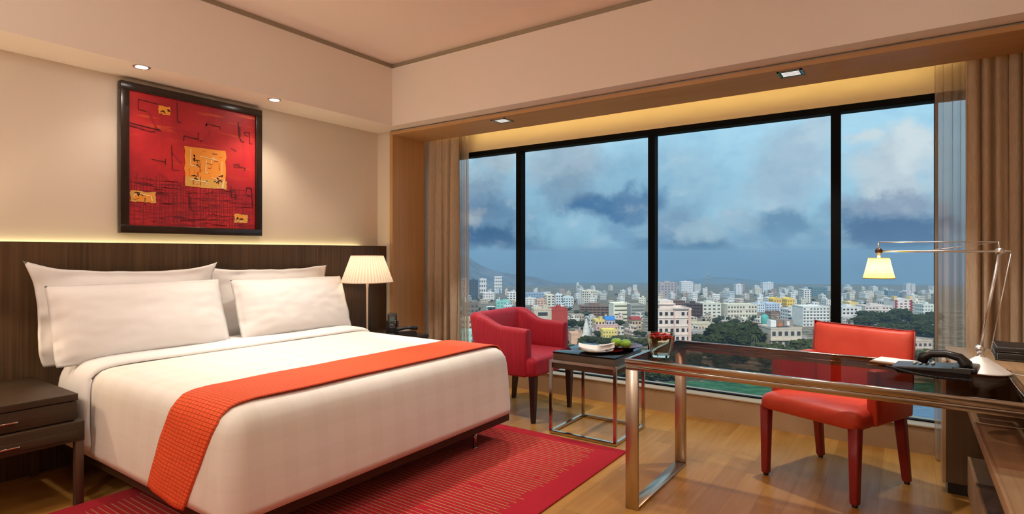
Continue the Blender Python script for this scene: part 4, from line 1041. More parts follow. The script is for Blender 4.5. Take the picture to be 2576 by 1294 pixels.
# ==================================================================== the city below the window
CITY_Z = 34.79
HEROES=[
('apartment_tower', 'pink and brown banded tower at the left edge of the skyline', 'building', -688.3, 832.3, -86.6, 11.2, 14, 36.7, 5, (0.72, 0.6, 0.54), 2, 9, (0.35, 0.08, 0.06), 'win', ''),
('office_tower', 'dark glass office tower beside the pink banded tower', 'building', -637.4, 796.2, -83.9, 14.9, 14, 34.7, 0, (0.07, 0.09, 0.12), 3, 8, (0.02, 0.03, 0.05), 'win', ''),
('apartment_tower', 'pale tall block standing high on the hillside', 'building', -885.9, 1211.0, -105.8, 20.9, 18, 42.1, -5, (0.72, 0.71, 0.7), 4, 5, (0.05, 0.05, 0.06), 'win', ''),
('apartment_block', 'small white block on the hillside left of the tall pale block', 'building', -918.1, 1188.6, -105.8, 17.8, 18, 35.8, 5, (0.72, 0.71, 0.7), 3, 3, (0.05, 0.05, 0.06), 'win', ''),
('apartment_block', 'low white block with reddish windows at the foot of the hill', 'building', -593.4, 783.3, -82.3, 17.8, 14, 13.0, 8, (0.72, 0.71, 0.7), 4, 3, (0.3, 0.2, 0.2), 'win', ''),
('apartment_block', 'white cubic block half hidden by the left mullion', 'building', -532.7, 765.6, -80.1, 15.6, 14, 14.9, 0, (0.72, 0.71, 0.7), 3, 4, (0.05, 0.05, 0.06), 'win', ''),
('apartment_block', 'turquoise green house behind the red armchair', 'building', -397.8, 554.7, -68.7, 16.6, 12, 10.4, 4, (0.28, 0.58, 0.52), 4, 3, (0.1, 0.3, 0.28), 'win', ''),
('apartment_block', 'rough brown grey block at the left window edge', 'building', -352.8, 436.4, -63.1, 16.0, 12, 13.2, 8, (0.2, 0.17, 0.14), 4, 3, (0.06, 0.05, 0.05), 'win', ''),
('apartment_block', 'low building with rusty roof at the left window edge', 'building', -269.6, 329.0, -57.0, 8.3, 12, 8.3, 0, (0.58, 0.42, 0.3), 3, 2, (0.12, 0.1, 0.08), 'win', ''),
('apartment_block', 'pale green house low at the left window edge', 'building', -214.4, 261.6, -53.0, 6.6, 12, 6.6, 0, (0.42, 0.62, 0.55), 3, 2, (0.2, 0.3, 0.27), 'win', ''),
('office_block', 'long blue glass office block right of the left mullion', 'building', -456.2, 715.6, -76.2, 27.2, 14, 15.9, 0, (0.3, 0.4, 0.52), 7, 4, (0.1, 0.16, 0.25), 'win', ''),
('apartment_block', 'low white block in front of the blue glass office', 'building', -447.5, 691.3, -75.1, 14.9, 10, 9.1, 0, (0.72, 0.71, 0.7), 3, 3, (0.3, 0.25, 0.22), 'win', ''),
('apartment_block', 'salmon coloured block among the white blocks', 'building', -378.8, 610.5, -70.3, 11.5, 14, 11.0, 8, (0.66, 0.44, 0.34), 3, 4, (0.2, 0.12, 0.1), 'win', ''),
('apartment_block', 'cream apartment block right of the salmon one', 'building', -374.4, 624.9, -70.7, 10.1, 14, 16.7, 8, (0.7, 0.66, 0.56), 2, 5, (0.05, 0.05, 0.06), 'win', ''),
('apartment_block', 'blue white apartment block in the middle of a row of three', 'building', -370.6, 639.2, -71.2, 8.7, 14, 16.9, -6, (0.62, 0.68, 0.75), 3, 5, (0.05, 0.05, 0.06), 'win', ''),
('apartment_block', 'pale aqua apartment block with blank white end', 'building', -370.7, 663.3, -72.1, 13.2, 14, 12.6, -6, (0.6, 0.7, 0.74), 4, 4, (0.05, 0.05, 0.06), 'win', ''),
('apartment_block', 'broad cream block with rows of square windows below the hazy towers', 'building', -414.0, 811.5, -78.7, 23.3, 16, 18.2, 4, (0.7, 0.66, 0.56), 7, 5, (0.05, 0.05, 0.06), 'win', ''),
('unfinished_building', 'long unfinished brown concrete frame building', 'building', -258.9, 522.7, -63.9, 32.2, 20, 10.0, -4, (0.22, 0.14, 0.11), 8, 4, (0.06, 0.05, 0.05), 'frame', ''),
('office_block', 'bright cream office block with dark ribbon windows', 'building', -214.1, 482.2, -61.2, 14.4, 16, 15.1, 6, (0.8, 0.77, 0.64), 4, 4, (0.1, 0.12, 0.08), 'ribbon', ''),
('office_block', 'grey wing with ribbon windows beside the cream office block', 'building', -198.3, 481.8, -60.8, 12.8, 16, 14.5, 6, (0.34, 0.34, 0.31), 3, 5, (0.1, 0.11, 0.1), 'ribbon', ''),
('apartment_block', 'stained beige end wall behind the armchair', 'building', -181.8, 294.4, -53.4, 10.8, 12, 19.5, 6, (0.58, 0.5, 0.4), 1, 4, (0.05, 0.05, 0.06), 'win', ''),
('apartment_block', 'plain brick red building wall behind the armchair', 'building', -173.4, 300.2, -53.4, 9.6, 14, 19.2, 0, (0.42, 0.06, 0.045), 0, 0, (0.05, 0.05, 0.06), 'win', ''),
('house', 'small ochre house with balcony near the temple', 'building', -173.6, 356.0, -55.5, 6.5, 9, 9.5, 6, (0.7, 0.56, 0.22), 3, 3, (0.05, 0.05, 0.06), 'win', ''),
('house', 'small house under a blue tarpaulin near the temple', 'building', -167.8, 360.0, -55.5, 6.5, 9, 9.5, 6, (0.45, 0.48, 0.6), 3, 3, (0.05, 0.05, 0.06), 'win', 'blue_roof'),
('house', 'pink and yellow row house behind the apples', 'building', -166.2, 351.3, -55.1, 14.7, 9, 6.9, 4, (0.68, 0.46, 0.44), 6, 2, (0.3, 0.15, 0.12), 'win', ''),
('house', 'low yellow house in front of the pink row house', 'building', -158.2, 338.4, -54.4, 9.2, 8, 4.9, 4, (0.78, 0.66, 0.22), 5, 2, (0.25, 0.2, 0.12), 'win', ''),
('shed', 'low salmon shed with blank wall behind the plate', 'building', -161.0, 298.7, -53.0, 6.3, 10, 5.4, 5, (0.66, 0.42, 0.3), 0, 0, (0.05, 0.05, 0.06), 'win', ''),
('house', 'house with dark red tin roof left of the middle mullion', 'building', -168.3, 407.3, -57.3, 7.2, 10, 6.6, 6, (0.55, 0.4, 0.28), 3, 2, (0.05, 0.05, 0.06), 'win', 'red_roof'),
('house', 'narrow grey house right of the white temple tower', 'building', -184.3, 365.8, -56.1, 5.1, 10, 9.9, 6, (0.55, 0.55, 0.53), 2, 4, (0.05, 0.05, 0.06), 'win', ''),
('shed', 'low brown shed with patched roof left of the temple tower', 'building', -237.8, 443.2, -60.4, 11.5, 10, 5.9, 3, (0.46, 0.38, 0.32), 5, 2, (0.05, 0.05, 0.06), 'win', ''),
('apartment_block', 'purple grey hospital like block right of the middle mullion', 'building', -373.3, 1051.2, -86.6, 36.0, 22, 30.0, 0, (0.45, 0.4, 0.42), 6, 6, (0.14, 0.12, 0.14), 'win', ''),
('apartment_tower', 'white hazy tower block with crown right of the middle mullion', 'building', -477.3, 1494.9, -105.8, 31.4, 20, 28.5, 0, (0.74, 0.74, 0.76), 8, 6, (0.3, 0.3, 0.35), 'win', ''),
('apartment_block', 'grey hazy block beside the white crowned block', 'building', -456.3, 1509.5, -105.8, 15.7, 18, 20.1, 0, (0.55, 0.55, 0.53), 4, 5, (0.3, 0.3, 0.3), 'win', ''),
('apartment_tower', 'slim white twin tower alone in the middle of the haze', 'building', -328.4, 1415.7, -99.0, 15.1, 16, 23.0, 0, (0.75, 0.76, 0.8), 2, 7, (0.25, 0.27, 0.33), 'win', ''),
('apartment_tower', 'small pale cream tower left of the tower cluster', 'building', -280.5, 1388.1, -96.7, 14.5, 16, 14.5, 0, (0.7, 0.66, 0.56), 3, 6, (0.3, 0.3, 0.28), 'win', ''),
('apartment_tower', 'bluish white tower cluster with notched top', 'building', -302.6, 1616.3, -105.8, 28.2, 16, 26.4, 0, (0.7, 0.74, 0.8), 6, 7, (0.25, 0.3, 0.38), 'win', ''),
('apartment_tower', 'slim white tower near the right mullion', 'building', -131.0, 1008.2, -78.7, 12.0, 16, 20.1, 0, (0.72, 0.71, 0.7), 3, 7, (0.05, 0.05, 0.06), 'win', ''),
('unfinished_building', 'dark green tower frame under construction near the right mullion', 'building', -152.5, 1355.3, -92.2, 31.8, 18, 18.9, 0, (0.16, 0.26, 0.3), 5, 5, (0.05, 0.1, 0.12), 'frame', ''),
('unfinished_building', 'brown brick building shell with open floors', 'building', -201.9, 600.4, -65.3, 19.5, 20, 14.4, 10, (0.22, 0.14, 0.11), 6, 5, (0.05, 0.035, 0.03), 'frame', ''),
('unfinished_building', 'dark brown building shell wing with netting', 'building', -172.3, 561.7, -63.1, 14.8, 14, 12.9, -10, (0.1, 0.06, 0.055), 5, 4, (0.03, 0.02, 0.02), 'frame', ''),
('apartment_block', 'white apartment block with dark window groups left of centre', 'building', -158.2, 571.5, -63.1, 18.7, 15, 13.6, 6, (0.72, 0.7, 0.62), 4, 4, (0.1, 0.11, 0.12), 'win', ''),
('apartment_block', 'long cream block with brown balconies in the middle of the city', 'building', -132.4, 582.7, -62.9, 29.7, 14, 12.7, 4, (0.7, 0.66, 0.56), 10, 3, (0.14, 0.12, 0.1), 'win', ''),
('apartment_block', 'light blue and white block left of the yellow houses', 'building', -138.2, 696.4, -67.3, 10.0, 14, 9.0, 5, (0.62, 0.68, 0.75), 4, 3, (0.1, 0.14, 0.2), 'win', ''),
('apartment_block', 'pale lilac blue long block below the yellow houses', 'building', -129.8, 721.1, -68.0, 16.2, 14, 8.8, 5, (0.55, 0.64, 0.8), 5, 3, (0.12, 0.14, 0.2), 'win', ''),
('yellow_building', 'bright yellow gabled building', 'building', -148.6, 856.5, -73.5, 11.5, 12, 9.3, 8, (0.8, 0.55, 0.1), 3, 2, (0.3, 0.15, 0.04), 'win', 'gable'),
('yellow_building', 'second bright yellow gabled building nearer the right mullion', 'building', -133.3, 867.2, -73.5, 11.5, 12, 9.3, 8, (0.85, 0.6, 0.12), 3, 2, (0.3, 0.15, 0.04), 'win', 'gable'),
('apartment_block', 'white four storey block with dark recesses left of the gridded block', 'building', -79.2, 537.5, -59.8, 11.2, 14, 11.5, 3, (0.72, 0.71, 0.7), 3, 4, (0.12, 0.13, 0.14), 'win', ''),
('apartment_block', 'big white gridded apartment block behind the desk chair', 'building', -60.8, 516.4, -58.5, 22.1, 16, 15.3, 3, (0.72, 0.72, 0.7), 8, 6, (0.1, 0.11, 0.13), 'win', ''),
('apartment_block', 'large pink white apartment block with terrace behind the glass vase', 'building', -102.3, 299.3, -51.5, 18.0, 16, 22.0, 3, (0.76, 0.63, 0.57), 6, 5, (0.035, 0.035, 0.045), 'win', 'terrace'),
('house', 'weathered cream house with rooftop sheds and signboard', 'building', -55.2, 344.5, -52.0, 17.7, 14, 10.9, 4, (0.6, 0.52, 0.44), 5, 2, (0.06, 0.06, 0.07), 'win', 'sign'),
('shed', 'low brown shed row with white railings', 'building', -103.6, 596.1, -62.6, 11.5, 12, 5.3, 3, (0.22, 0.14, 0.11), 8, 2, (0.4, 0.32, 0.26), 'win', ''),
('shed', 'long low ochre factory shed beside the big tree', 'building', -119.1, 411.1, -56.1, 17.0, 12, 5.9, 4, (0.56, 0.5, 0.38), 8, 1, (0.2, 0.12, 0.08), 'win', ''),
('shed', 'long grey boundary wall building beside the big tree', 'building', -105.5, 363.5, -54.0, 14.5, 12, 4.5, 2, (0.38, 0.35, 0.33), 6, 1, (0.3, 0.28, 0.26), 'win', ''),
('shed', 'low shed with faded red roof by the teal water tank', 'building', -89.9, 431.3, -56.1, 9.9, 12, 3.4, 2, (0.36, 0.16, 0.13), 5, 1, (0.05, 0.05, 0.06), 'win', 'red_roof'),
('apartment_block', 'white block with black square windows right of the right mullion', 'building', -40.6, 580.2, -60.4, 17.4, 14, 12.9, 3, (0.74, 0.73, 0.72), 5, 4, (0.04, 0.045, 0.05), 'win', ''),
('apartment_block', 'long pinkish white apartment row beyond the trees', 'building', -22.4, 627.4, -61.7, 25.8, 14, 12.5, 3, (0.7, 0.62, 0.58), 8, 4, (0.12, 0.11, 0.12), 'win', ''),
('apartment_block', 'white wing left of the red striped institution', 'building', -19.2, 838.5, -69.5, 12.7, 14, 10.7, 3, (0.74, 0.71, 0.68), 3, 2, (0.1, 0.1, 0.1), 'win', ''),
('institution_building', 'tall white and red striped institution building', 'building', -4.0, 699.8, -63.9, 18.5, 16, 16.9, 3, (0.74, 0.7, 0.68), 4, 6, (0.26, 0.05, 0.05), 'win', 'red_sides'),
('apartment_block', 'white wing right of the red striped institution', 'building', 8.4, 746.5, -65.3, 11.0, 14, 14.0, 3, (0.74, 0.7, 0.62), 3, 5, (0.2, 0.12, 0.06), 'win', ''),
('apartment_block', 'pale green white block at the right window edge', 'building', 15.9, 679.1, -62.6, 11.1, 12, 13.0, 3, (0.66, 0.7, 0.66), 4, 4, (0.2, 0.22, 0.2), 'win', ''),
('apartment_block', 'yellow rooftop storey beyond the white block', 'building', -50.0, 744.6, -66.8, 10.3, 14, 10.9, 0, (0.78, 0.6, 0.26), 3, 1, (0.5, 0.35, 0.1), 'win', ''),
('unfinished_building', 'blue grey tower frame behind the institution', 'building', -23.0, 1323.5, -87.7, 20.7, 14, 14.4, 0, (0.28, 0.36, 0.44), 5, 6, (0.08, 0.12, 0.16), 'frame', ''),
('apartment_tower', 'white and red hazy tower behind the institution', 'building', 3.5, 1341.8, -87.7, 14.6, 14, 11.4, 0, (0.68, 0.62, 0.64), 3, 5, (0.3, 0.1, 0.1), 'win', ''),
('house', 'brown and cream low house row beside the chair back', 'building', 5.0, 354.7, -50.8, 12.5, 12, 6.8, 2, (0.55, 0.45, 0.38), 5, 2, (0.08, 0.07, 0.08), 'win', ''),
('apartment_block', 'grey building top just above the chair back', 'building', -37.7, 532.4, -58.5, 14.4, 10, 7.0, 2, (0.55, 0.52, 0.5), 6, 3, (0.2, 0.2, 0.2), 'win', ''),
]
GENERIC= [(-795,1482,-113.6,7.0,19,24.0,-8,0,0,1),(-750,1417,-110.0,9.1,23,17.2,7,5,0,1),(-732,1462,-111.2,6.4,23,15.3,11,0,0,1),(-766,1653,-119.2,7.6,22,15.3,12,1,0,1),(-673,1581,-114.1,8.7,17,11.0,7,3,0,1),(-693,1662,-117.6,12.2,15,17.6,-19,0,0,1),(-583,1564,-111.2,8.0,17,25.2,-10,0,0,2),(-552,1540,-109.4,6.6,20,17.7,-2,1,0,2),(-607,1834,-121.8,12.5,22,10.6,12,2,0,2),(-567,1812,-120.0,11.7,17,20.7,16,0,0,2),(-530,1775,-117.6,8.9,19,18.4,-17,0,0,2),(-412,1749,-113.6,7.3,16,10.3,-6,1,0,2),(-404,1795,-115.1,7.2,20,22.8,8,7,0,2),(-399,1954,-120.9,14.7,19,14.3,-17,0,0,2),(-351,1842,-115.5,6.9,20,13.4,-19,0,0,2),(-283,1752,-110.4,9.7,20,11.4,16,0,0,2),(-297,1965,-118.7,10.8,14,12.0,19,0,0,2),(-268,2050,-121.1,9.3,15,8.5,6,4,0,2),(-198,1978,-116.6,14.0,22,11.0,-2,5,0,2),(-157,2114,-120.6,10.7,16,17.4,5,4,0,3),(-132,1852,-110.2,10.9,22,12.1,18,0,0,3),(-106,1928,-112.4,7.3,17,12.9,-16,1,0,3),(-75,1884,-109.9,13.2,22,14.4,-2,0,0,3),(-52,1914,-110.4,7.7,16,11.1,-5,0,0,3),(0,1961,-110.9,11.5,20,21.8,-8,0,0,3),(12,1973,-111.0,11.9,22,19.8,7,0,0,3),(59,2004,-110.9,6.7,15,16.6,9,0,0,3),(-850,1031,-98.2,7.7,19,9.7,-16,5,1,0),(-915,1146,-104.2,13.6,15,4.4,-16,0,1,0),(-797,1055,-97.7,9.9,20,11.7,-16,5,1,0),(-857,1166,-103.4,11.9,19,8.9,-11,4,1,0),(-759,1069,-97.2,6.2,15,12.7,-8,2,1,0),(-831,1201,-104.1,10.6,16,5.5,0,0,1,0),(-761,1198,-102.1,9.9,13,11.4,-12,0,1,1),(-760,1228,-103.2,8.7,12,8.5,8,7,1,1),(-695,1152,-98.7,8.7,18,6.7,11,5,1,1),(-658,1150,-97.6,11.3,19,12.7,-3,7,1,1),(-624,1121,-95.7,9.1,17,8.3,5,3,1,1),(-613,1161,-96.9,10.2,19,13.5,12,0,1,1),(-632,1261,-101.1,11.3,13,7.8,-9,0,1,1),(-570,1164,-95.9,10.8,15,8.8,12,1,1,1),(-587,1230,-98.8,10.5,17,6.3,10,5,1,1),(-547,1247,-98.4,9.1,18,9.5,7,0,1,1),(-538,1257,-98.5,5.9,19,12.7,0,0,1,1),(-501,1209,-95.8,9.0,14,11.4,-3,2,1,1),(-460,1276,-97.2,10.9,14,10.0,11,4,1,2),(-477,1300,-98.5,9.3,15,8.9,18,1,1,2),(-471,1369,-101.0,10.3,18,11.2,12,2,1,2),(-466,1445,-103.7,12.5,14,5.5,-8,6,1,2),(-447,1479,-104.4,9.8,20,4.5,-19,0,1,2),(-395,1370,-99.0,10.5,15,13.5,-15,0,1,2),(-363,1315,-96.2,5.4,16,7.7,6,3,1,2),(-359,1431,-100.4,6.9,20,11.9,2,0,1,2),(-337,1443,-100.3,6.1,20,9.9,-2,0,1,2),(-332,1434,-99.8,11.0,14,11.5,13,4,1,2),(-330,1558,-104.4,12.6,14,5.6,-13,0,1,2),(-270,1438,-98.3,12.0,14,8.0,-15,5,1,2),(-249,1399,-96.3,11.3,19,10.7,3,7,1,2),(-235,1471,-98.6,9.1,17,12.0,-10,0,1,2),(-207,1417,-95.9,8.4,15,10.0,-12,0,1,2),(-207,1577,-101.9,9.4,18,4.5,5,3,1,2),(-164,1452,-96.1,8.2,17,9.3,8,6,1,2),(-175,1669,-104.5,8.9,19,5.4,-19,0,1,2),(-108,1486,-95.9,9.7,19,11.3,-14,7,1,3),(-125,1675,-103.4,14.1,14,9.5,-16,3,1,3),(-111,1624,-101.1,11.4,20,5.5,-3,0,1,3),(-72,1505,-95.7,12.1,19,11.5,14,3,1,3),(-47,1563,-97.2,5.9,20,8.7,13,0,1,3),(-38,1565,-97.1,6.6,16,13.5,-10,0,1,3),(-10,1600,-97.6,9.7,16,7.1,-9,0,1,3),(-2,1602,-97.5,12.0,17,6.9,18,0,1,3),(33,1797,-103.8,8.1,16,4.8,-2,0,1,3),(48,1775,-102.6,10.3,14,6.9,-9,0,1,3),(-684,828,-86.3,7.3,16,7.3,8,3,2,0),(-683,855,-87.3,10.0,15,9.5,17,7,2,0),(-642,831,-85.3,7.7,15,6.7,8,7,2,0),(-618,831,-84.7,6.0,16,12.2,7,5,2,0),(-598,854,-85.0,9.2,17,8.4,-9,2,2,0),(-612,932,-88.3,10.9,17,5.1,-7,0,2,1),(-613,965,-89.6,13.4,15,3.3,15,2,2,1),(-569,928,-87.1,11.5,16,10.8,-11,0,2,1),(-535,888,-84.7,6.9,13,12.1,-2,6,2,1),(-535,957,-87.2,13.1,14,8.6,-18,3,2,1),(-507,946,-86.1,6.7,16,8.5,7,0,2,1),(-525,984,-88.0,13.5,13,8.6,-16,0,2,1),(-461,927,-84.2,6.1,13,13.2,-12,0,2,1),(-448,930,-84.0,11.7,17,11.1,-5,5,2,1),(-426,961,-84.6,12.4,12,9.8,-19,6,2,1),(-446,1015,-87.1,7.2,18,9.8,2,0,2,1),(-406,990,-85.1,7.0,17,8.7,20,0,2,1),(-392,1068,-87.7,6.3,15,9.5,19,0,2,2),(-363,989,-84.0,9.6,12,11.5,-18,3,2,2),(-354,1026,-85.2,6.8,16,11.0,2,0,2,2),(-336,1047,-85.5,11.1,18,8.1,-6,7,2,2),(-316,1035,-84.5,10.3,15,9.6,16,0,2,2),(-333,1159,-89.6,8.7,12,4.0,9,0,2,2),(-282,1045,-84.0,12.5,15,9.4,-20,0,2,2),(-294,1165,-88.8,11.2,15,10.4,20,5,2,2),(-277,1137,-87.3,10.4,14,10.2,13,4,2,2),(-240,1091,-84.6,9.3,15,8.2,7,6,2,2),(-228,1152,-86.6,8.8,17,7.5,-8,0,2,2),(-211,1154,-86.2,8.9,17,10.0,-20,5,2,2),(-201,1212,-88.1,9.2,15,9.3,-6,0,2,2),(-170,1133,-84.4,8.3,17,12.1,-8,0,2,2),(-154,1138,-84.2,10.3,13,9.6,-4,1,2,2),(-161,1254,-88.6,10.0,17,8.3,-13,4,2,2),(-128,1197,-85.7,6.8,14,7.8,2,0,2,2),(-102,1297,-88.7,13.7,17,4.5,-20,2,2,3),(-93,1255,-86.9,13.5,14,9.0,9,0,2,3),(-83,1193,-84.4,8.7,13,11.5,-8,1,2,3),(-64,1281,-87.1,9.5,17,10.1,6,0,2,3),(-62,1347,-89.5,12.5,17,10.1,-15,1,2,3),(-34,1270,-85.9,6.9,17,6.0,15,1,2,3),(-22,1367,-89.3,13.7,15,9.9,-6,4,2,3),(-5,1375,-89.1,9.8,17,10.2,-13,4,2,3),(10,1280,-85.2,12.0,17,8.2,4,0,2,3),(33,1336,-86.7,6.6,14,9.3,10,6,2,3),(-528,643,-75.4,5.7,15,10.2,-18,0,3,0),(-536,698,-77.6,11.6,11,6.1,15,3,3,0),(-510,697,-76.9,6.4,12,6.1,-9,4,3,0),(-471,680,-75.3,5.4,14,7.1,15,3,3,0),(-482,732,-77.5,6.4,13,3.6,-9,4,3,1),(-462,736,-77.1,8.0,16,7.1,-19,0,3,1),(-469,756,-78.0,10.3,11,8.0,-3,7,3,1),(-450,762,-77.8,9.8,12,3.9,6,6,3,1),(-413,746,-76.2,11.6,14,9.3,8,2,3,1),(-401,757,-76.3,10.2,13,7.9,1,5,3,1),(-378,749,-75.4,7.7,11,9.6,-4,0,3,1),(-357,774,-75.8,8.1,15,5.1,6,3,3,1),(-364,825,-77.9,7.4,15,7.6,12,0,3,1),(-316,784,-75.2,10.1,10,10.4,-12,1,3,1),(-300,809,-75.6,6.6,13,10.3,2,2,3,2),(-299,834,-76.5,5.5,10,7.4,-6,4,3,2),(-277,852,-76.7,7.1,10,7.3,9,0,3,2),(-250,817,-74.7,6.3,11,10.1,3,0,3,2),(-238,850,-75.6,11.0,15,9.7,-16,5,3,2),(-230,861,-75.8,5.5,14,5.4,4,2,3,2),(-209,859,-75.2,8.7,15,6.8,15,0,3,2),(-209,916,-77.3,8.7,14,7.4,18,2,3,2),(-174,874,-74.8,7.5,16,9.9,-20,0,3,2),(-170,932,-76.9,11.5,15,8.7,15,0,3,2),(-157,910,-75.7,11.5,11,9.9,-9,2,3,2),(-139,929,-76.0,11.7,14,5.3,14,0,3,2),(-128,944,-76.2,6.2,13,6.9,-9,1,3,2),(-93,925,-74.6,6.8,14,8.0,2,0,3,2),(-82,971,-76.0,8.4,15,8.3,6,0,3,3),(-74,1024,-77.8,6.1,12,4.2,0,3,3,3),(-54,973,-75.4,6.1,10,5.6,3,4,3,3),(-46,971,-75.1,8.6,11,9.8,-6,3,3,3),(-22,1016,-76.2,11.6,12,8.2,2,0,3,3),(-12,987,-74.9,7.3,16,7.5,-6,6,3,3),(13,1025,-75.6,11.4,12,6.6,-15,2,3,3),(17,1003,-74.6,9.3,13,9.9,19,6,3,3),(-424,515,-67.9,10.8,11,4.6,16,4,4,0),(-403,539,-68.2,9.3,14,4.8,13,0,4,0),(-387,548,-68.2,10.0,10,6.9,-16,4,4,0),(-369,584,-69.0,6.7,12,4.8,8,0,4,1),(-341,591,-68.6,9.5,12,5.5,-20,0,4,1),(-303,587,-67.5,6.2,12,5.4,18,0,4,1),(-293,620,-68.4,6.6,11,5.4,6,3,4,1),(-261,608,-67.2,6.2,12,8.6,5,0,4,1),(-265,634,-68.2,10.3,10,5.3,13,0,4,1),(-241,665,-68.8,9.8,11,6.6,-18,5,4,2),(-216,663,-68.0,8.3,10,7.0,-1,0,4,2),(-201,684,-68.4,10.5,10,4.6,-7,0,4,2),(-165,674,-67.1,9.3,10,8.5,17,0,4,2),(-145,700,-67.6,5.6,11,5.5,-15,7,4,2),(-125,727,-68.0,9.3,11,5.4,-13,0,4,2),(-105,767,-69.0,8.9,14,4.1,9,4,4,2),(-89,766,-68.6,6.6,11,7.2,17,0,4,2),(-66,791,-68.9,6.1,13,4.9,7,0,4,3),(-50,800,-68.8,6.4,12,3.1,-6,0,4,3),(-18,828,-69.1,8.8,12,4.9,15,0,4,3),(-11,802,-67.9,9.7,12,6.7,1,0,4,3),(18,809,-67.4,5.3,13,8.6,-10,0,4,3),(-320,386,-60.4,6.9,9,3.3,13,5,5,0),(-306,387,-60.1,6.0,12,4.3,3,2,5,0),(-304,412,-61.0,5.8,10,2.4,15,2,5,0),(-291,413,-60.7,8.1,9,2.2,-1,7,5,0),(-268,408,-59.9,4.4,11,3.6,15,1,5,1),(-268,423,-60.4,8.7,8,3.0,5,7,5,1),(-254,433,-60.5,7.9,9,2.9,19,2,5,1),(-244,436,-60.3,4.3,10,4.8,2,6,5,1),(-236,435,-60.0,7.9,11,3.8,-11,6,5,1),(-223,438,-59.8,8.5,9,5.8,-9,3,5,1),(-220,459,-60.5,5.1,10,2.9,-10,3,5,1),(-210,468,-60.6,7.2,11,4.9,-4,2,5,1),(-191,465,-60.0,8.5,9,5.7,7,6,5,1),(-181,490,-60.7,6.4,9,3.4,-15,2,5,2),(-180,492,-60.7,6.3,10,3.7,-20,5,5,2),(-172,493,-60.5,6.3,11,2.8,11,5,5,2),(-150,489,-59.9,4.9,12,5.5,9,3,5,2),(-142,503,-60.2,5.6,10,5.2,6,3,5,2),(-135,531,-61.0,7.1,9,2.3,1,6,5,2),(-120,516,-60.1,5.7,10,3.1,10,7,5,2),(-118,531,-60.6,4.7,9,3.9,-1,1,5,2),(-103,531,-60.2,7.6,10,3.4,18,1,5,2),(-92,551,-60.6,6.7,12,4.1,-12,7,5,2),(-88,561,-60.9,8.2,10,2.9,17,6,5,2),(-78,563,-60.7,4.4,12,2.0,17,2,5,2),(-65,561,-60.3,8.6,11,3.7,-5,5,5,2),(-45,577,-60.4,5.4,11,4.4,-10,7,5,3),(-43,579,-60.4,8.3,8,4.9,-1,5,5,3),(-38,591,-60.8,9.1,9,3.8,-2,5,5,3),(-23,599,-60.7,5.2,11,4.6,18,5,5,3),(-11,595,-60.2,6.8,8,3.4,14,7,5,3),(-1,624,-61.0,7.4,11,2.1,16,2,5,3),(0,611,-60.5,5.5,11,3.6,3,3,5,3),(14,609,-60.1,7.0,10,4.6,-9,7,5,3),(-251,302,-55.5,6.9,8,2.0,0,7,6,0),(-237,316,-55.6,7.0,10,3.1,-2,3,6,0),(-226,320,-55.5,5.1,9,2.1,13,3,6,0),(-213,324,-55.3,6.2,10,3.9,-2,1,6,1),(-209,342,-55.9,4.5,11,1.1,5,5,6,1),(-200,341,-55.6,6.1,11,3.3,-18,6,6,1),(-187,350,-55.6,4.7,10,2.1,-3,7,6,1),(-176,354,-55.5,4.9,10,3.8,-1,5,6,1),(-161,363,-55.4,3.3,8,2.7,16,1,6,1),(-153,366,-55.3,3.6,12,3.4,13,2,6,1),(-138,375,-55.3,5.4,10,2.8,-14,3,6,2),(-138,395,-56.0,5.9,11,1.8,8,5,6,2),(-121,397,-55.7,5.0,10,2.3,6,6,6,2),(-118,408,-56.0,6.3,9,2.6,-3,2,6,2),(-103,404,-55.5,5.3,9,3.6,-12,1,6,2),(-95,407,-55.4,4.5,11,4.0,-11,3,6,2),(-78,419,-55.3,5.3,8,4.1,9,7,6,2),(-79,428,-55.7,5.2,8,2.6,-13,2,6,2),(-64,431,-55.5,5.0,10,3.3,-7,6,6,2),(-49,437,-55.3,6.6,9,3.5,-19,7,6,2),(-39,459,-55.8,5.2,8,3.1,11,6,6,3),(-30,452,-55.3,5.0,10,3.1,-8,5,6,3),(-17,466,-55.5,3.5,11,2.9,-16,2,6,3),(-6,470,-55.4,5.6,12,2.5,11,7,6,3),(3,477,-55.4,6.0,9,2.9,19,7,6,3),(10,486,-55.6,6.7,10,3.3,13,6,6,3)]
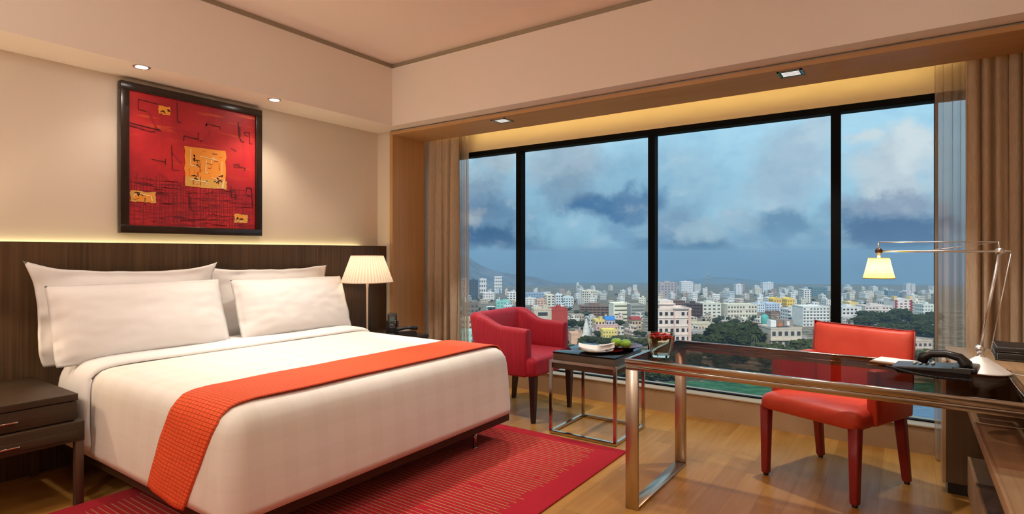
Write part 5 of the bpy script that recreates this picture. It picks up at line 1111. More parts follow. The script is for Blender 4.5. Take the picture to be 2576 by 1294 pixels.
TREES= [(-735.9,885.7,-89.8,5.0,0,130,1,0),(-716.5,919.3,-90.6,4.4,0,194,1,0),(-748.6,1074.0,-97.2,3.7,0,199,1,0),(-645.7,968.2,-90.5,3.2,0,228,1,1),(-616.2,979.5,-90.2,4.7,0,52,1,1),(-649.3,1162.0,-97.9,3.8,0,277,1,1),(-556.0,1003.0,-89.5,4.8,0,216,1,1),(-535.5,1102.3,-92.7,5.3,0,253,1,1),(-525.8,1157.0,-94.5,5.3,0,235,1,1),(-434.8,1077.1,-89.1,4.1,0,284,1,1),(-468.6,1266.6,-97.1,5.4,0,151,1,2),(-442.6,1218.4,-94.6,5.4,0,256,1,2),(-376.9,1240.0,-93.7,5.6,0,343,1,2),(-377.8,1276.7,-95.1,6.1,0,255,1,2),(-310.5,1264.4,-92.9,4.9,0,17,1,2),(-278.7,1227.6,-90.7,4.2,0,340,1,2),(-266.2,1284.1,-92.5,5.1,0,345,1,2),(-235.4,1432.7,-97.2,5.5,0,55,1,2),(-184.6,1347.8,-92.8,4.4,0,250,1,2),(-155.6,1381.3,-93.3,4.2,0,314,1,2),(-129.7,1419.2,-94.0,3.9,0,257,1,2),(-117.0,1537.4,-98.1,4.3,0,280,1,3),(-74.8,1425.9,-92.8,5.8,0,295,1,3),(-36.6,1357.5,-89.3,4.7,0,311,1,3),(13.1,1629.9,-98.1,5.9,0,262,1,3),(39.0,1503.8,-92.8,4.8,0,218,1,3),(-504.8,631.6,-74.3,3.5,0,43,2,0),(-575.9,735.1,-80.0,6.0,0,157,2,0),(-554.4,740.3,-79.7,4.0,0,348,2,0),(-515.3,720.8,-77.9,4.7,0,260,2,0),(-473.2,727.2,-77.1,4.7,0,137,2,1),(-430.5,696.4,-74.8,4.2,0,163,2,1),(-449.2,768.1,-78.0,5.9,0,84,2,1),(-453.8,804.9,-79.5,3.9,0,166,2,1),(-419.8,771.1,-77.3,4.5,0,263,2,1),(-419.3,841.0,-79.9,6.2,0,212,2,1),(-349.1,746.9,-74.6,5.1,0,303,2,1),(-334.6,744.2,-74.1,5.5,0,82,2,1),(-343.1,846.8,-78.2,5.6,0,335,2,1),(-327.2,839.4,-77.5,5.9,0,256,2,1),(-293.1,805.2,-75.3,5.0,0,232,2,2),(-287.1,873.1,-77.7,5.1,0,285,2,2),(-271.3,879.0,-77.5,4.2,0,166,2,2),(-236.6,837.5,-75.1,5.5,0,315,2,2),(-226.1,831.5,-74.6,4.1,0,258,2,2),(-220.5,910.1,-77.4,5.2,0,208,2,2),(-219.7,973.9,-79.7,5.2,0,350,2,2),(-200.6,1017.5,-80.9,6.1,0,4,2,2),(-172.0,1010.7,-79.9,5.8,0,30,2,2),(-164.3,1049.0,-81.1,5.6,0,349,2,2),(-137.7,1054.0,-80.6,5.3,0,136,2,2),(-128.0,1037.0,-79.7,6.1,0,216,2,2),(-87.8,954.4,-75.6,3.6,0,184,2,2),(-84.5,972.7,-76.2,3.7,0,34,2,3),(-69.3,972.7,-75.8,3.6,0,130,2,3),(-49.0,950.3,-74.4,5.0,0,267,2,3),(-26.1,1070.0,-78.3,3.8,0,126,2,3),(-19.1,1152.9,-81.2,4.9,0,315,2,3),(8.1,1023.1,-75.7,4.2,0,250,2,3),(15.7,1086.0,-77.8,5.6,0,23,2,3),(-387.8,465.6,-65.1,4.7,0,309,3,0),(-377.5,468.2,-65.0,5.3,0,240,3,0),(-396.1,501.4,-66.7,6.7,0,240,3,0),(-366.3,479.9,-65.1,4.8,0,77,3,0),(-388.6,518.5,-67.1,6.6,0,199,3,0),(-345.0,479.6,-64.5,3.9,0,302,3,0),(-336.9,472.2,-64.1,5.6,0,137,3,0),(-331.5,483.2,-64.3,5.8,0,218,3,0),(-321.4,480.6,-64.0,4.7,0,68,3,1),(-353.3,551.0,-67.4,4.5,0,111,3,1),(-316.7,499.2,-64.5,5.6,0,154,3,1),(-301.2,490.9,-63.8,5.0,0,273,3,1),(-306.6,517.0,-64.9,6.0,0,349,3,1),(-329.6,577.9,-67.8,4.9,0,310,3,1),(-316.2,567.1,-67.1,6.4,0,277,3,1),(-286.3,533.0,-65.0,5.6,0,108,3,1),(-262.7,500.3,-63.2,4.1,0,63,3,1),(-265.9,513.1,-63.7,6.0,0,45,3,1),(-296.3,595.3,-67.6,6.6,0,10,3,1),(-255.9,529.9,-64.1,5.8,0,22,3,1),(-248.1,536.1,-64.1,4.6,0,300,3,1),(-238.9,528.8,-63.6,5.9,0,258,3,1),(-270.7,617.7,-67.8,4.2,0,55,3,1),(-261.3,624.9,-67.8,4.7,0,208,3,1),(-245.7,601.8,-66.5,5.8,0,173,3,1),(-212.1,538.7,-63.3,5.6,0,193,3,1),(-177.0,574.9,-63.7,4.5,0,79,4,2),(-173.1,587.3,-64.1,5.0,0,148,4,2),(-142.6,530.5,-61.2,3.7,0,274,4,2),(-138.6,531.9,-61.1,5.0,0,134,4,2),(-130.1,524.4,-60.6,4.9,0,133,4,2),(-134.0,594.6,-63.4,4.3,0,321,4,2),(-112.3,533.8,-60.5,4.9,0,190,4,2),(-116.8,563.6,-61.8,4.8,0,259,4,2),(-115.2,601.7,-63.1,4.2,0,280,4,2),(-107.8,634.1,-64.2,4.4,0,159,4,2),(-92.6,590.1,-62.1,4.3,0,306,4,2),(-90.3,597.5,-62.3,3.9,0,132,4,2),(-85.0,645.7,-64.0,3.7,0,320,4,2),(-70.6,604.3,-62.1,4.8,0,358,4,2),(-63.6,564.5,-60.4,3.5,0,211,4,2),(-56.4,602.7,-61.7,4.3,0,94,4,2),(-238.3,311.8,-55.5,5.5,1,333,5,0),(-264.6,371.1,-58.4,5.3,1,127,5,0),(-214.9,313.6,-55.0,3.5,1,240,5,0),(-227.7,355.5,-56.9,3.8,1,127,5,1),(-234.5,369.2,-57.6,4.5,1,199,5,1),(-198.8,334.1,-55.3,3.6,1,316,5,1),(-216.2,391.9,-57.9,6.7,1,2,5,1),(-205.3,389.6,-57.6,6.6,1,85,5,1),(-168.0,340.9,-54.8,4.6,1,347,5,1),(-184.5,408.0,-57.7,6.7,1,100,5,1),(-148.8,360.1,-55.0,4.0,1,184,5,1),(-144.0,359.8,-54.9,3.9,1,169,5,1),(-27.2,518.5,-57.8,9.8,1,133,6,3),(-29.1,574.3,-59.9,11.4,1,191,6,3),(-24.0,589.6,-60.3,11.0,1,101,6,3),(-16.8,558.9,-59.0,10.6,1,349,6,3),(-14.9,547.6,-58.5,11.2,1,135,6,3),(-8.5,548.2,-58.4,8.1,1,217,6,3),(-6.3,595.1,-60.1,12.6,1,128,6,3),(-1.5,598.4,-60.1,9.3,1,325,6,3),(4.4,602.1,-60.1,8.5,1,102,6,3),(7.9,536.1,-57.5,9.7,1,99,6,3),(10.9,558.9,-58.3,11.1,1,257,6,3),(18.4,618.5,-60.3,10.3,1,308,6,3),(-27.2,448.4,-55.1,7.6,1,228,66,3),(-21.5,423.0,-54.0,9.5,1,48,66,3),(-16.9,428.8,-54.1,8.3,1,239,66,3),(-14.4,431.1,-54.2,9.3,1,186,66,3),(-11.0,461.2,-55.2,9.8,1,327,66,3),(-8.2,456.3,-54.9,10.4,1,69,66,3),(-5.0,439.5,-54.2,9.3,1,356,66,3),(-1.5,456.1,-54.8,9.4,1,309,66,3),(2.1,476.3,-55.4,7.9,1,102,66,3),(6.6,478.6,-55.4,9.8,1,180,66,3),(10.1,476.0,-55.2,7.9,1,206,66,3),(11.5,465.4,-54.8,7.9,1,309,66,3),(-152.4,496.1,-60.2,4.1,1,37,7,2),(-144.5,504.0,-60.3,4.0,1,259,7,2),(-142.3,505.9,-60.3,3.6,1,123,7,2),(-134.1,497.4,-59.7,4.4,1,63,7,2),(-122.1,497.4,-59.4,3.8,1,31,7,2),(-120.5,507.9,-59.8,4.7,1,23,7,2),(-84.3,313.0,-51.6,8.7,1,22,8,2),(-88.2,335.0,-52.5,14.1,1,107,8,2),(-87.4,343.8,-52.8,11.5,1,199,8,2),(-83.9,340.1,-52.6,13.2,1,45,8,2),(-77.8,324.2,-51.8,11.9,1,266,8,2),(-75.1,321.3,-51.6,10.1,1,58,8,2),(-78.3,347.5,-52.7,13.2,1,197,8,2),(-74.5,339.8,-52.3,12.1,1,173,8,2),(-75.3,350.0,-52.7,13.7,1,264,8,2),(-64.1,315.4,-51.1,4.8,2,346,9,2),(-61.8,311.0,-50.9,6.3,2,41,9,2),(-55.6,296.4,-50.2,5.6,2,194,9,2),(-53.8,297.3,-50.2,6.0,2,216,9,2),(-56.6,327.2,-51.4,4.8,2,259,9,2),(-47.8,299.6,-50.1,4.3,2,352,9,2),(-48.1,309.6,-50.5,4.5,2,149,9,2),(-49.6,332.7,-51.4,6.3,2,44,9,2),(-42.0,306.9,-50.2,5.0,2,174,9,2),(-43.6,338.1,-51.5,6.5,2,210,9,2),(-42.0,330.5,-51.1,5.5,2,12,9,2),(-37.5,317.4,-50.5,6.0,2,305,9,2),(-35.7,317.4,-50.5,4.7,2,103,9,2),(-32.3,314.4,-50.3,4.5,2,8,9,2),(-155.3,301.9,-53.0,5.4,1,105,10,1),(-152.2,302.5,-52.9,4.5,1,82,10,1),(-150.5,303.7,-52.9,4.0,1,184,10,1),(-144.4,299.1,-52.6,5.3,1,195,10,1),(-140.8,302.4,-52.6,4.4,1,89,10,1),(-138.6,307.8,-52.8,4.1,1,122,10,1),(-141.1,309.7,-52.9,5.3,2,105,10,1),(-137.9,310.1,-52.9,4.7,2,82,10,1),(-136.3,311.2,-52.9,4.3,2,184,10,1),(-130.0,305.2,-52.5,5.2,2,195,10,1),(-126.4,308.5,-52.5,4.6,2,89,10,1),(-124.3,314.6,-52.7,4.4,2,122,10,1),(-121.1,318.2,-52.7,4.2,2,2,10,2),(-105.2,242.1,-49.5,7.0,2,238,11,1),(-97.6,239.0,-49.2,5.0,2,262,11,1),(-94.7,247.8,-49.4,5.1,2,228,11,1),(-95.2,263.3,-50.0,7.0,2,355,11,2),(-84.2,255.6,-49.4,5.7,2,231,11,2),(-79.1,258.6,-49.4,5.1,2,7,11,2),(-77.2,276.7,-50.0,5.0,2,123,11,2),(-68.5,261.4,-49.2,5.4,2,302,11,2),(-64.0,271.9,-49.5,6.3,2,255,11,2),(-65.8,284.0,-50.0,6.6,2,208,11,2),(-51.0,267.5,-49.0,6.5,2,130,11,2),(-53.2,288.2,-49.8,5.6,2,35,11,2),(-89.1,204.1,-47.6,4.9,1,73,12,1),(-84.2,201.7,-47.4,4.4,1,329,12,1),(-81.2,209.0,-47.6,4.7,1,285,12,1),(-80.9,210.4,-47.7,5.5,1,188,12,1),(-75.6,209.1,-47.5,3.7,1,102,12,2),(-73.7,214.3,-47.6,4.3,1,207,12,2),(-70.9,227.2,-48.0,5.5,1,338,12,2),(-68.4,228.9,-48.0,5.7,1,227,12,2),(-64.8,225.2,-47.8,4.0,1,160,12,2),(-58.4,227.2,-47.7,5.5,1,26,12,2),(-56.3,229.6,-47.7,3.8,1,311,12,2),(-53.1,230.2,-47.7,4.5,1,196,12,2),(-49.3,232.1,-47.6,3.8,1,98,12,2),(-44.4,235.0,-47.6,4.3,1,185,12,2),(-99.7,317.5,-52.1,7.0,1,95,13,2),(-98.3,318.9,-52.2,7.6,1,328,13,2),(-100.8,331.9,-52.7,6.8,1,109,13,2),(-100.4,335.0,-52.8,5.5,1,350,13,2),(-99.5,336.1,-52.8,6.0,1,75,13,2),(-1.3,322.7,-49.8,4.2,2,126,14,3),(0.6,334.7,-50.2,4.5,2,337,14,3),(2.5,331.0,-50.0,4.7,2,201,14,3),(4.8,341.1,-50.3,3.5,2,161,14,3),(5.8,338.2,-50.2,4.6,2,323,14,3),(7.8,342.1,-50.3,4.4,2,140,14,3),(8.6,330.8,-49.8,3.2,2,172,14,3),(-189.5,246.4,-51.8,6.8,1,80,15,0),(-178.3,244.9,-51.5,5.2,1,348,15,0),(-168.3,234.5,-50.8,5.6,1,59,15,0),(-160.3,239.6,-50.8,5.4,1,134,15,1),(-150.1,238.7,-50.5,5.1,1,181,15,1),(-151.6,264.1,-51.5,7.0,1,261,15,1),(-144.4,259.1,-51.1,5.0,1,228,16,1),(-137.3,250.4,-50.6,5.4,1,121,16,1),(-145.8,276.8,-51.8,5.0,1,171,16,1),(-129.5,252.4,-50.5,5.1,1,11,16,1),(-126.8,254.2,-50.5,4.4,1,78,16,1)]
PALMS= [(-68.9, 330.7, -51.8, 10.0), (-139.8, 495.4, -59.8, 5.4), (-114.4, 529.0, -60.4, 6.3), (-78.6, 553.8, -60.4, 8.4), (-46.9, 299.9, -50.1, 4.6), (-39.4, 531.2, -58.5, 7.0)]
WATER= [[(-28.6, 201.4, -45.67), (46.6, 271.5, -46.34), (28.1, 116.9, -41.05), (-13.0, 88.3, -41.05)], [(-125.8, 245.0, -49.81), (-96.1, 250.2, -49.24), (-82.0, 213.5, -47.5), (-109.2, 202.3, -47.79)]]
MARSH= [(-71.5, 210.4, -47.12), (49.6, 288.7, -46.9), (28.1, 116.9, -41.05), (-45.1, 66.0, -41.05), (-108.8, 159.4, -46.18)]
TEMPLE= (-177.7, 343.3, -55.1, 12.3)
PYLON= (-432.7, 1525.9, -105.8, 52.3)
TANK= (-98.0, 509.4, -59.3)
HILL= [(-2353, 2262, 168), (-2207, 2363, 101), (-2066, 2461, -10), (-2014, 2497, -37), (-1969, 2529, -73), (-1914, 2567, -100), (-1822, 2631, -122), (-1764, 2671, -129), (-1712, 2707, -140), (-1657, 2745, -162), (-1584, 2796, -180), (-1493, 2860, -193), (-1383, 2936, -202)]
RIDGE= [(-2031, 3703, -260), (-1887, 3803, -236), (-1743, 3903, -231), (-1598, 4004, -225), (-1406, 4137, -213), (-1262, 4237, -195), (-1166, 4304, -187), (-1046, 4388, -187), (-925, 4471, -204), (-781, 4571, -231), (-637, 4672, -248), (-397, 4839, -254), (-204, 4972, -260), (156, 5223, -266), (517, 5473, -248)]

BAYN = ('leftmost pane', 'second pane', 'wide third pane', 'rightmost pane')
ROWN = ('hazy skyline', 'hazy distance', 'far rows', 'middle distance', 'middle rows', 'low nearer rooftops', 'nearest rooftops')
PAL = (((.74, .73, .72), 'white'), ((.70, .66, .56), 'cream'), ((.70, .57, .50), 'pinkish'), ((.56, .47, .38), 'beige'), ((.60, .66, .73), 'bluish'), ((.50, .50, .49), 'grey'), ((.60, .56, .50), 'off-white'), ((.42, .32, .27), 'brownish'))
def facade(name, c, wc=(.06, .06, .07), px=2.6, pz=3.1, fx=.5, z_lo=.32, z_hi=.72):
    m = mat(name, c, .85, spec=.1); t, b = nodes(m)
    co = objco(t); sp = t.n('ShaderNodeSeparateXYZ'); t.set(sp.inputs[0], co)
    h_ = t.math('FRACT', t.math('DIVIDE', t.math('ADD', t.math('ADD', sp.outputs[0], sp.outputs[1]), 200.0), px))
    v_ = t.math('FRACT', t.math('DIVIDE', sp.outputs[2], pz))
    g = t.n('ShaderNodeNewGeometry'); sn = t.n('ShaderNodeSeparateXYZ'); t.set(sn.inputs[0], g.outputs['Normal'])
    wall = t.math('LESS_THAN', t.math('ABSOLUTE', sn.outputs[2]), .5)
    f = t.math('MULTIPLY', t.math('MULTIPLY', t.math('LESS_THAN', h_, fx), t.math('GREATER_THAN', v_, z_lo)), t.math('MULTIPLY', t.math('LESS_THAN', v_, z_hi), wall))
    n = t.noise(co, .25, 4, .6)
    cb = t.mix(t.rng(n, .35, .7, 0, .5), c, tuple(x * .72 for x in c))
    t.set(b.inputs['Base Color'], t.mix(f, cb, wc))
    return m
def plain(name, c):
    m = mat(name, c, .9, spec=.1); t, b = nodes(m)
    n = t.noise(objco(t), .35, 5, .65)
    t.set(b.inputs['Base Color'], t.mix(t.rng(n, .35, .7, 0, .6), c, tuple(x * .65 for x in c)))
    return m
FAC = [facade('facade_' + n_, c) for c, n_ in PAL]
M_roofgrey = plain('roof_grey', (.40, .38, .35)); M_tank = plain('water_tank', (.72, .72, .70))
M_redroof = plain('red_tin_roof', (.34, .06, .06)); M_blueroof = plain('blue_tarpaulin', (.06, .22, .55))
WCOL = {}
def city_building(H_):
    name, label, cat, x, y, z, w, d, h, rot, col, nx, nz, wc, kind, extra = H_
    t_ = thing(name, label, cat, (x, y, z), RAD(CITY_Z + rot))
    key = ('w', wc)
    if key not in WCOL: WCOL[key] = mat('window_dark', wc, .3)
    wm = WCOL[key]
    dist = math.hypot(x, y); big = w * 1435 / dist > 30 and nx * nz > 0
    rnd = random.Random(int(abs(x * 10)))
    body = MB()
    fh = h / max(nz, 1)
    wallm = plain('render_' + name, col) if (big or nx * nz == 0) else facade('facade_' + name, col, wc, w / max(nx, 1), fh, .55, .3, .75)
    if kind == 'frame':
        # open concrete frame: slabs and columns
        for k in range(nz + 1): body.box(-w / 2, w / 2, 0, d, k * fh - .25, k * fh + .25)
        for i in range(nx + 1):
            xx = -w / 2 + w * i / nx
            for yy in (0, d): body.box(xx - .3, xx + .3, yy - .3, yy + .3, 0, h)
        body.box(-w / 2 + .5, w / 2 - .5, 1.2, d - 1, 0, h - .5)
        o = body.build('concrete_frame', [plain('concrete', col)], t_)
        if rnd.random() < .8: MB().box(-w * .2, w * .1, d * .3, d * .7, h, h + 3.0).build('stair_tower', plain('concrete_tower', col), t_)
        return t_
    body.box(-w / 2, w / 2, 0, d, 0, h)
    body.box(-w / 2 - .15, w / 2 + .15, -.15, .15, h, h + .9).box(-w / 2 - .15, w / 2 + .15, d - .15, d + .15, h, h + .9)
    body.box(-w / 2 - .15, -w / 2 + .15, 0, d, h, h + .9).box(w / 2 - .15, w / 2 + .15, 0, d, h, h + .9)
    body.build('wall', wallm, t_)
    if big:
        cw_ = w / nx
        if kind == 'ribbon':
            base_ = MB().box(-w * .43, w * .47, -.12, .02, -fh * .16, fh * .18).build('window_band', wm, t_); base_.location = (0, 0, fh * .55)
            for k in range(1, nz): c = clone(base_, t_); c.location = (0, 0, fh * (k + .55))
        else:
            base_ = MB().box(-cw_ * .27, cw_ * .27, -.10, .02, -fh * .20, fh * .22).build('window', wm, t_); base_.location = (-w / 2 + cw_ * .5, 0, fh * .52)
            first = True
            for i in range(nx):
                for k in range(nz):
                    if first: first = False; continue
                    if i * k % 7 == 5 and rnd.random() < .5: continue
                    c = clone(base_, t_); c.location = (-w / 2 + cw_ * (i + .5), 0, fh * (k + .52))
            # side wall windows on the flank that faces the hotel
            for k in range(nz):
                c = clone(base_, t_); c.location = (w / 2, d * .35, fh * (k + .52)); c.rotation_euler = (0, 0, RAD(90))
        if nx >= 5 and kind == 'win':
            m = MB()
            for k in range(1, nz): m.box(-w / 2, w / 2, -.35, 0, k * fh - .12, k * fh + .12)
            m.build('floor_ledge', plain('ledge', tuple(min(.8, c * 1.08) for c in col)), t_)
    if 'roof' in extra:
        rm = M_redroof if 'red' in extra else M_blueroof
        m = MB(); m.loft([[(-w * .55, -.8, h + .9), (w * .55, -.8, h + .9), (w * .55, d, h + .9), (-w * .55, d, h + .9)], [(-w * .5, d * .45, h + 3.0), (w * .5, d * .45, h + 3.0), (w * .5, d * .55, h + 3.0), (-w * .5, d * .55, h + 3.0)]], smooth=False); m.build('roof', rm, t_)
    elif extra == 'gable':
        m = MB(); m.loft([[(-w / 2, 0, h), (w / 2, 0, h), (w / 2, 0, h + .6), (-w * .1, 0, h + 3.2), (-w / 2, 0, h + .8)], [(-w / 2, d, h), (w / 2, d, h), (w / 2, d, h + .6), (-w * .1, d, h + 3.2), (-w / 2, d, h + .8)]], smooth=False); m.build('gable', plain('yellow_gable', col), t_)
    elif extra == 'terrace':
        MB().box(-w * .40, w * .02, d * .2, d * .9, h, h + 4.6).box(-w * .46, w * .08, d * .15, d * .95, h + 2.6, h + 3.0).build('stair_tower', plain('tower_pink', col), t_)
        MB().box(-w * .05, w * .42, -.8, 2.5, h + .2, h + .7).build('canopy', plain('canopy', (.40, .33, .30)), t_)
        MB().box(w * .40, w * .48, -.6, .6, 0, h).build('pier', plain('pier_pink', (.72, .48, .42)), t_)
        MB().box(-w * .03, w * .0, -.6, .1, 0, h).build('pier', plain('pier_pink', (.72, .48, .42)), t_)
    elif extra == 'sign':
        MB().box(-w * .42, -w * .24, d * .2, d * .5, h + .9, h + 4.4).build('rooftop_shed', mat('white_sheet', (.75, .74, .74), .6), t_)
        MB().box(-w * .18, w * .04, d * .3, d * .8, h + .9, h + 4.6).build('rooftop_room', plain('brown_room', (.28, .20, .16)), t_)
        MB().box(w * .06, w * .36, d * .3, d * .8, h + .9, h + 4.4).build('rooftop_room', plain('grey_room', (.30, .25, .22)), t_)
        MB().box(w * .12, w * .20, d * .2, d * .28, h + 1.5, h + 3.8).build('rooftop_sheet', mat('white_sheet2', (.72, .72, .74), .6), t_)
        MB().box(-w * .14, -w * .03, d * .27, d * .3, h + .9, h + 2.8).build('orange_panel', plain('orange_panel', (.55, .20, .08)), t_)
        MB().box(-w / 2 - .5, w / 2, -1.0, 0, h * .42, h * .50).build('balcony', plain('balcony', (.68, .56, .42)), t_)
        sgn = MB().box(w * .5, w * .5 + 2.9, -.3, -.1, h * .40, h * .62).build('signboard', mat('signboard', (.34, .28, .34), .7), t_)
        MB().box(w * .5, w * .5 + 2.9, 0, 3, 0, h * .38).build('kiosk', plain('kiosk', (.50, .44, .36)), t_)
        cu = bpy.data.curves.new('sign_letters', 'FONT'); cu.body = 'VEDAS'; cu.size = .95; cu.extrude = .02; cu.align_x = 'CENTER'
        to = bpy.data.objects.new('sign_letters', cu); COL.objects.link(to); to.parent = sgn; to.location = (w * .5 + 1.45, -.34, h * .48); to.rotation_euler = (RAD(90), 0, 0)
        cu.materials.append(mat('sign_white', (.85, .84, .86), .6)); bpy.context.view_layer.update()
        lm = bpy.data.meshes.new_from_object(to); lo = bpy.data.objects.new('sign_letters', lm); COL.objects.link(lo); lo.parent = sgn; lo.location = to.location; lo.rotation_euler = to.rotation_euler; bpy.data.objects.remove(to)
    elif extra == 'red_sides':
        for sx in (-1, 1):
            MB().box(sx * w * .44 - w * .05, sx * w * .44 + w * .05, -.4, .2, 0, h).build('red_strip', plain('red_strip', (.34, .05, .05)), t_)
            MB().box(sx * w * .44 - w * .09, sx * w * .44 + w * .09, 0, 5, h, h + 3.6).build('tank_tower', plain('sand_tower', (.72, .55, .30)), t_)
    elif h > 8 and rnd.random() < .75:
        xx = rnd.uniform(-.3, .1) * w
        MB().box(xx, xx + w * .28, d * .3, d * .7, h, h + 2.6).build('stair_tower', plain('tower', tuple(c * .95 for c in col)), t_)
    return t_
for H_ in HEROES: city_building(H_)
for (x, y, z, w, d, h, rot, ci, ri, bi) in GENERIC:
    rnd = random.Random(x * 31 + y)
    m = MB(); m.box(-w / 2, w / 2, 0, d, -3, h)
    if rnd.random() < .7: xx = rnd.uniform(-.4, .1) * w; m.box(xx, xx + w * .3, d * .3, d * .6, h, h + rnd.uniform(1.5, 3.2))
    if rnd.random() < .35: m.box(w * .1, w * .45, 0, d * .8, h, h + 3)
    o = m.build('apartment_block' if ri < 5 else 'house', FAC[ci]); o.location = (x, y, z); o.rotation_euler = (0, 0, RAD(CITY_Z + rot))
    lb = '%s block in the %s seen through the %s' % (PAL[ci][1], ROWN[ri], BAYN[bi])
    tag(o, lb, 'building', lb.replace('block in', 'blocks in'))

# temple, pylon, water tank
x, y, z, s_ = TEMPLE
t_ = thing('temple', 'tapering white stone temple tower among the low roofs', 'temple', (x, y, z), RAD(CITY_Z))
M_temple = plain('temple_stone', (.66, .64, .60))
pr = []
for k in range(11):
    f = k / 10; r_ = s_ * (.22 - .15 * f ** 1.4); pr += [(r_ * 1.06, f * s_ * .78), (r_, f * s_ * .78 + s_ * .02), (r_ * .98, f * s_ * .78 + s_ * .06)]
MB().lathe(pr, seg=12, smooth=False).build('tower', M_temple, t_)
MB().lathe([(.05 * s_, .82 * s_), (.085 * s_, .85 * s_), (.05 * s_, .89 * s_), (.02 * s_, .93 * s_), (.005 * s_, 1.0 * s_)], seg=12).build('finial', M_temple, t_)
MB().box(-s_ * .26, s_ * .26, -s_ * .26, s_ * .26, -2, s_ * .05).build('base', M_temple, t_)
x, y, z, s_ = PYLON
t_ = thing('pylon', 'hazy lattice pylon rising above the distant roofs', 'pylon', (x, y, z), RAD(CITY_Z))
m = MB()
for sx in (-1, 1):
    for sy in (-1, 1): m.tube([(sx * 5, sy * 5, 0), (sx * .6, sy * .6, s_)], .5, 4)
for k in range(8):
    f0, f1 = k / 8, (k + 1) / 8; a, b_ = 5 - 4.4 * f0, 5 - 4.4 * f1
    for sy in (-1, 1): m.tube([(-a, sy * a, s_ * f0), (b_, sy * b_, s_ * f1)], .3, 4); m.tube([(a, sy * a, s_ * f0), (-b_, sy * b_, s_ * f1)], .3, 4)
m.build('lattice', plain('pylon_steel', (.3, .3, .32)), t_)
for f in (.72, .86): MB().box(-6, 6, -.4, .4, s_ * f, s_ * f + .8).build('cross_arm', plain('pylon_arm', (.3, .3, .32)), t_)
x, y, z = TANK
o = MB().lathe([(2.4, 0), (3.0, 3), (3.3, 6.0), (2.4, 8.2), (.2, 9.2)], seg=16).build('water_tank', plain('teal_tank', (.12, .42, .38))); o.location = (x, y, z)
tag(o, 'small teal domed water tank above the red shed roof', 'water tank')

# terrain, water, marsh, hills
def ground_z(x, y): return 1.28 - 39 - .0454 * (x * -.5706 + y * .8212)
M_ground = mat('city_ground', (.12, .12, .08), .95, spec=.05); t, b = nodes(M_ground)
n = t.noise(objco(t), .02, 6, .7); n2 = t.noise(objco(t), .12, 5, .7)
c_ = t.mix(t.rng(n, .4, .6), (.055, .062, .036), (.19, .145, .105)); c_ = t.mix(t.rng(n2, .48, .60, 0, .85), c_, (.34, .28, .22))
t.set(b.inputs['Base Color'], c_)
m = MB(); m.grid(lambda a, b_: (lambda x, y: (x, y, ground_z(x, y)))(-9000 + 13000 * a, 30 + 4200 * b_), 34, 22, smooth=False)
o = m.build('ground', M_ground); o['kind'] = 'structure'
def patch_obj(name, pts, mt, label, cat, lift=0.0):
    o = MB().poly([(x, y, z + lift) for x, y, z in pts]).build(name, mt, recalc=False); tag(o, label, cat, kind='stuff'); return o
M_water = mat('river_water', (.012, .06, .13), .25); t, b = nodes(M_water)
n = t.noise(t.vmath('MULTIPLY', objco(t), (.35, 1.4, 1)), .5, 4, .6); bump(t, b, n, .6, .3)
t.set(b.inputs['Base Color'], t.mix(t.rng(n, .3, .7), (.010, .05, .12), (.03, .12, .22)))
M_marsh = mat('marsh_grass', (.02, .08, .04), .9, spec=.1); t, b = nodes(M_marsh)
n = t.noise(objco(t), .25, 6, .7); t.set(b.inputs['Base Color'], t.mix(t.rng(n, .35, .65), (.012, .055, .030), (.05, .15, .07)))
patch_obj('marsh', MARSH, M_marsh, 'green marsh grass below the window behind the desk', 'grass')
patch_obj('river', WATER[0], M_water, 'deep blue river water seen low at the right behind the desk chair', 'water', .3)
patch_obj('creek', WATER[1], M_water, 'patch of dark blue water seen behind the side table', 'water', .5)
def ridge(name, pts, depth, label, c):
    m = MB(); n_ = len(pts)
    def f(a, b_):
        i = min(int(a * (n_ - 1)), n_ - 2); k = a * (n_ - 1) - i
        p = [pts[i][j] + (pts[i + 1][j] - pts[i][j]) * k for j in range(3)]
        s = b_ * 2 - 1; gz = ground_z(p[0], p[1]) - 60
        nz_ = 26 * noise.noise(Vector((p[0] * .003, p[1] * .003 + s, 3))) + 12 * noise.noise(Vector((p[0] * .011, s * 3, 7)))
        q = (1 - abs(s)) ** .8
        return (p[0] + .5706 * depth * -s * -1 * -1, p[1] + .8212 * depth * s, gz + (p[2] - gz) * q + nz_ * q * (1 - .75 * q))
    m.grid(f, 90, 21)
    M_h = mat(name + '_forest', c, .95, spec=.05); t, b = nodes(M_h); nn = t.noise(objco(t), .012, 7, .7)
    t.set(b.inputs['Base Color'], t.mix(t.rng(nn, .35, .65), tuple(v * .6 for v in c), tuple(v * 1.5 for v in c)))
    o = m.build(name, M_h); tag(o, label, 'hill'); return o
ridge('mountain', HILL, 900, 'hazy blue mountain sloping down behind the left of the city', (.12, .13, .16))
ridge('hill_ridge', RIDGE, 700, 'low hazy ridge on the horizon behind the far towers', (.12, .15, .18))

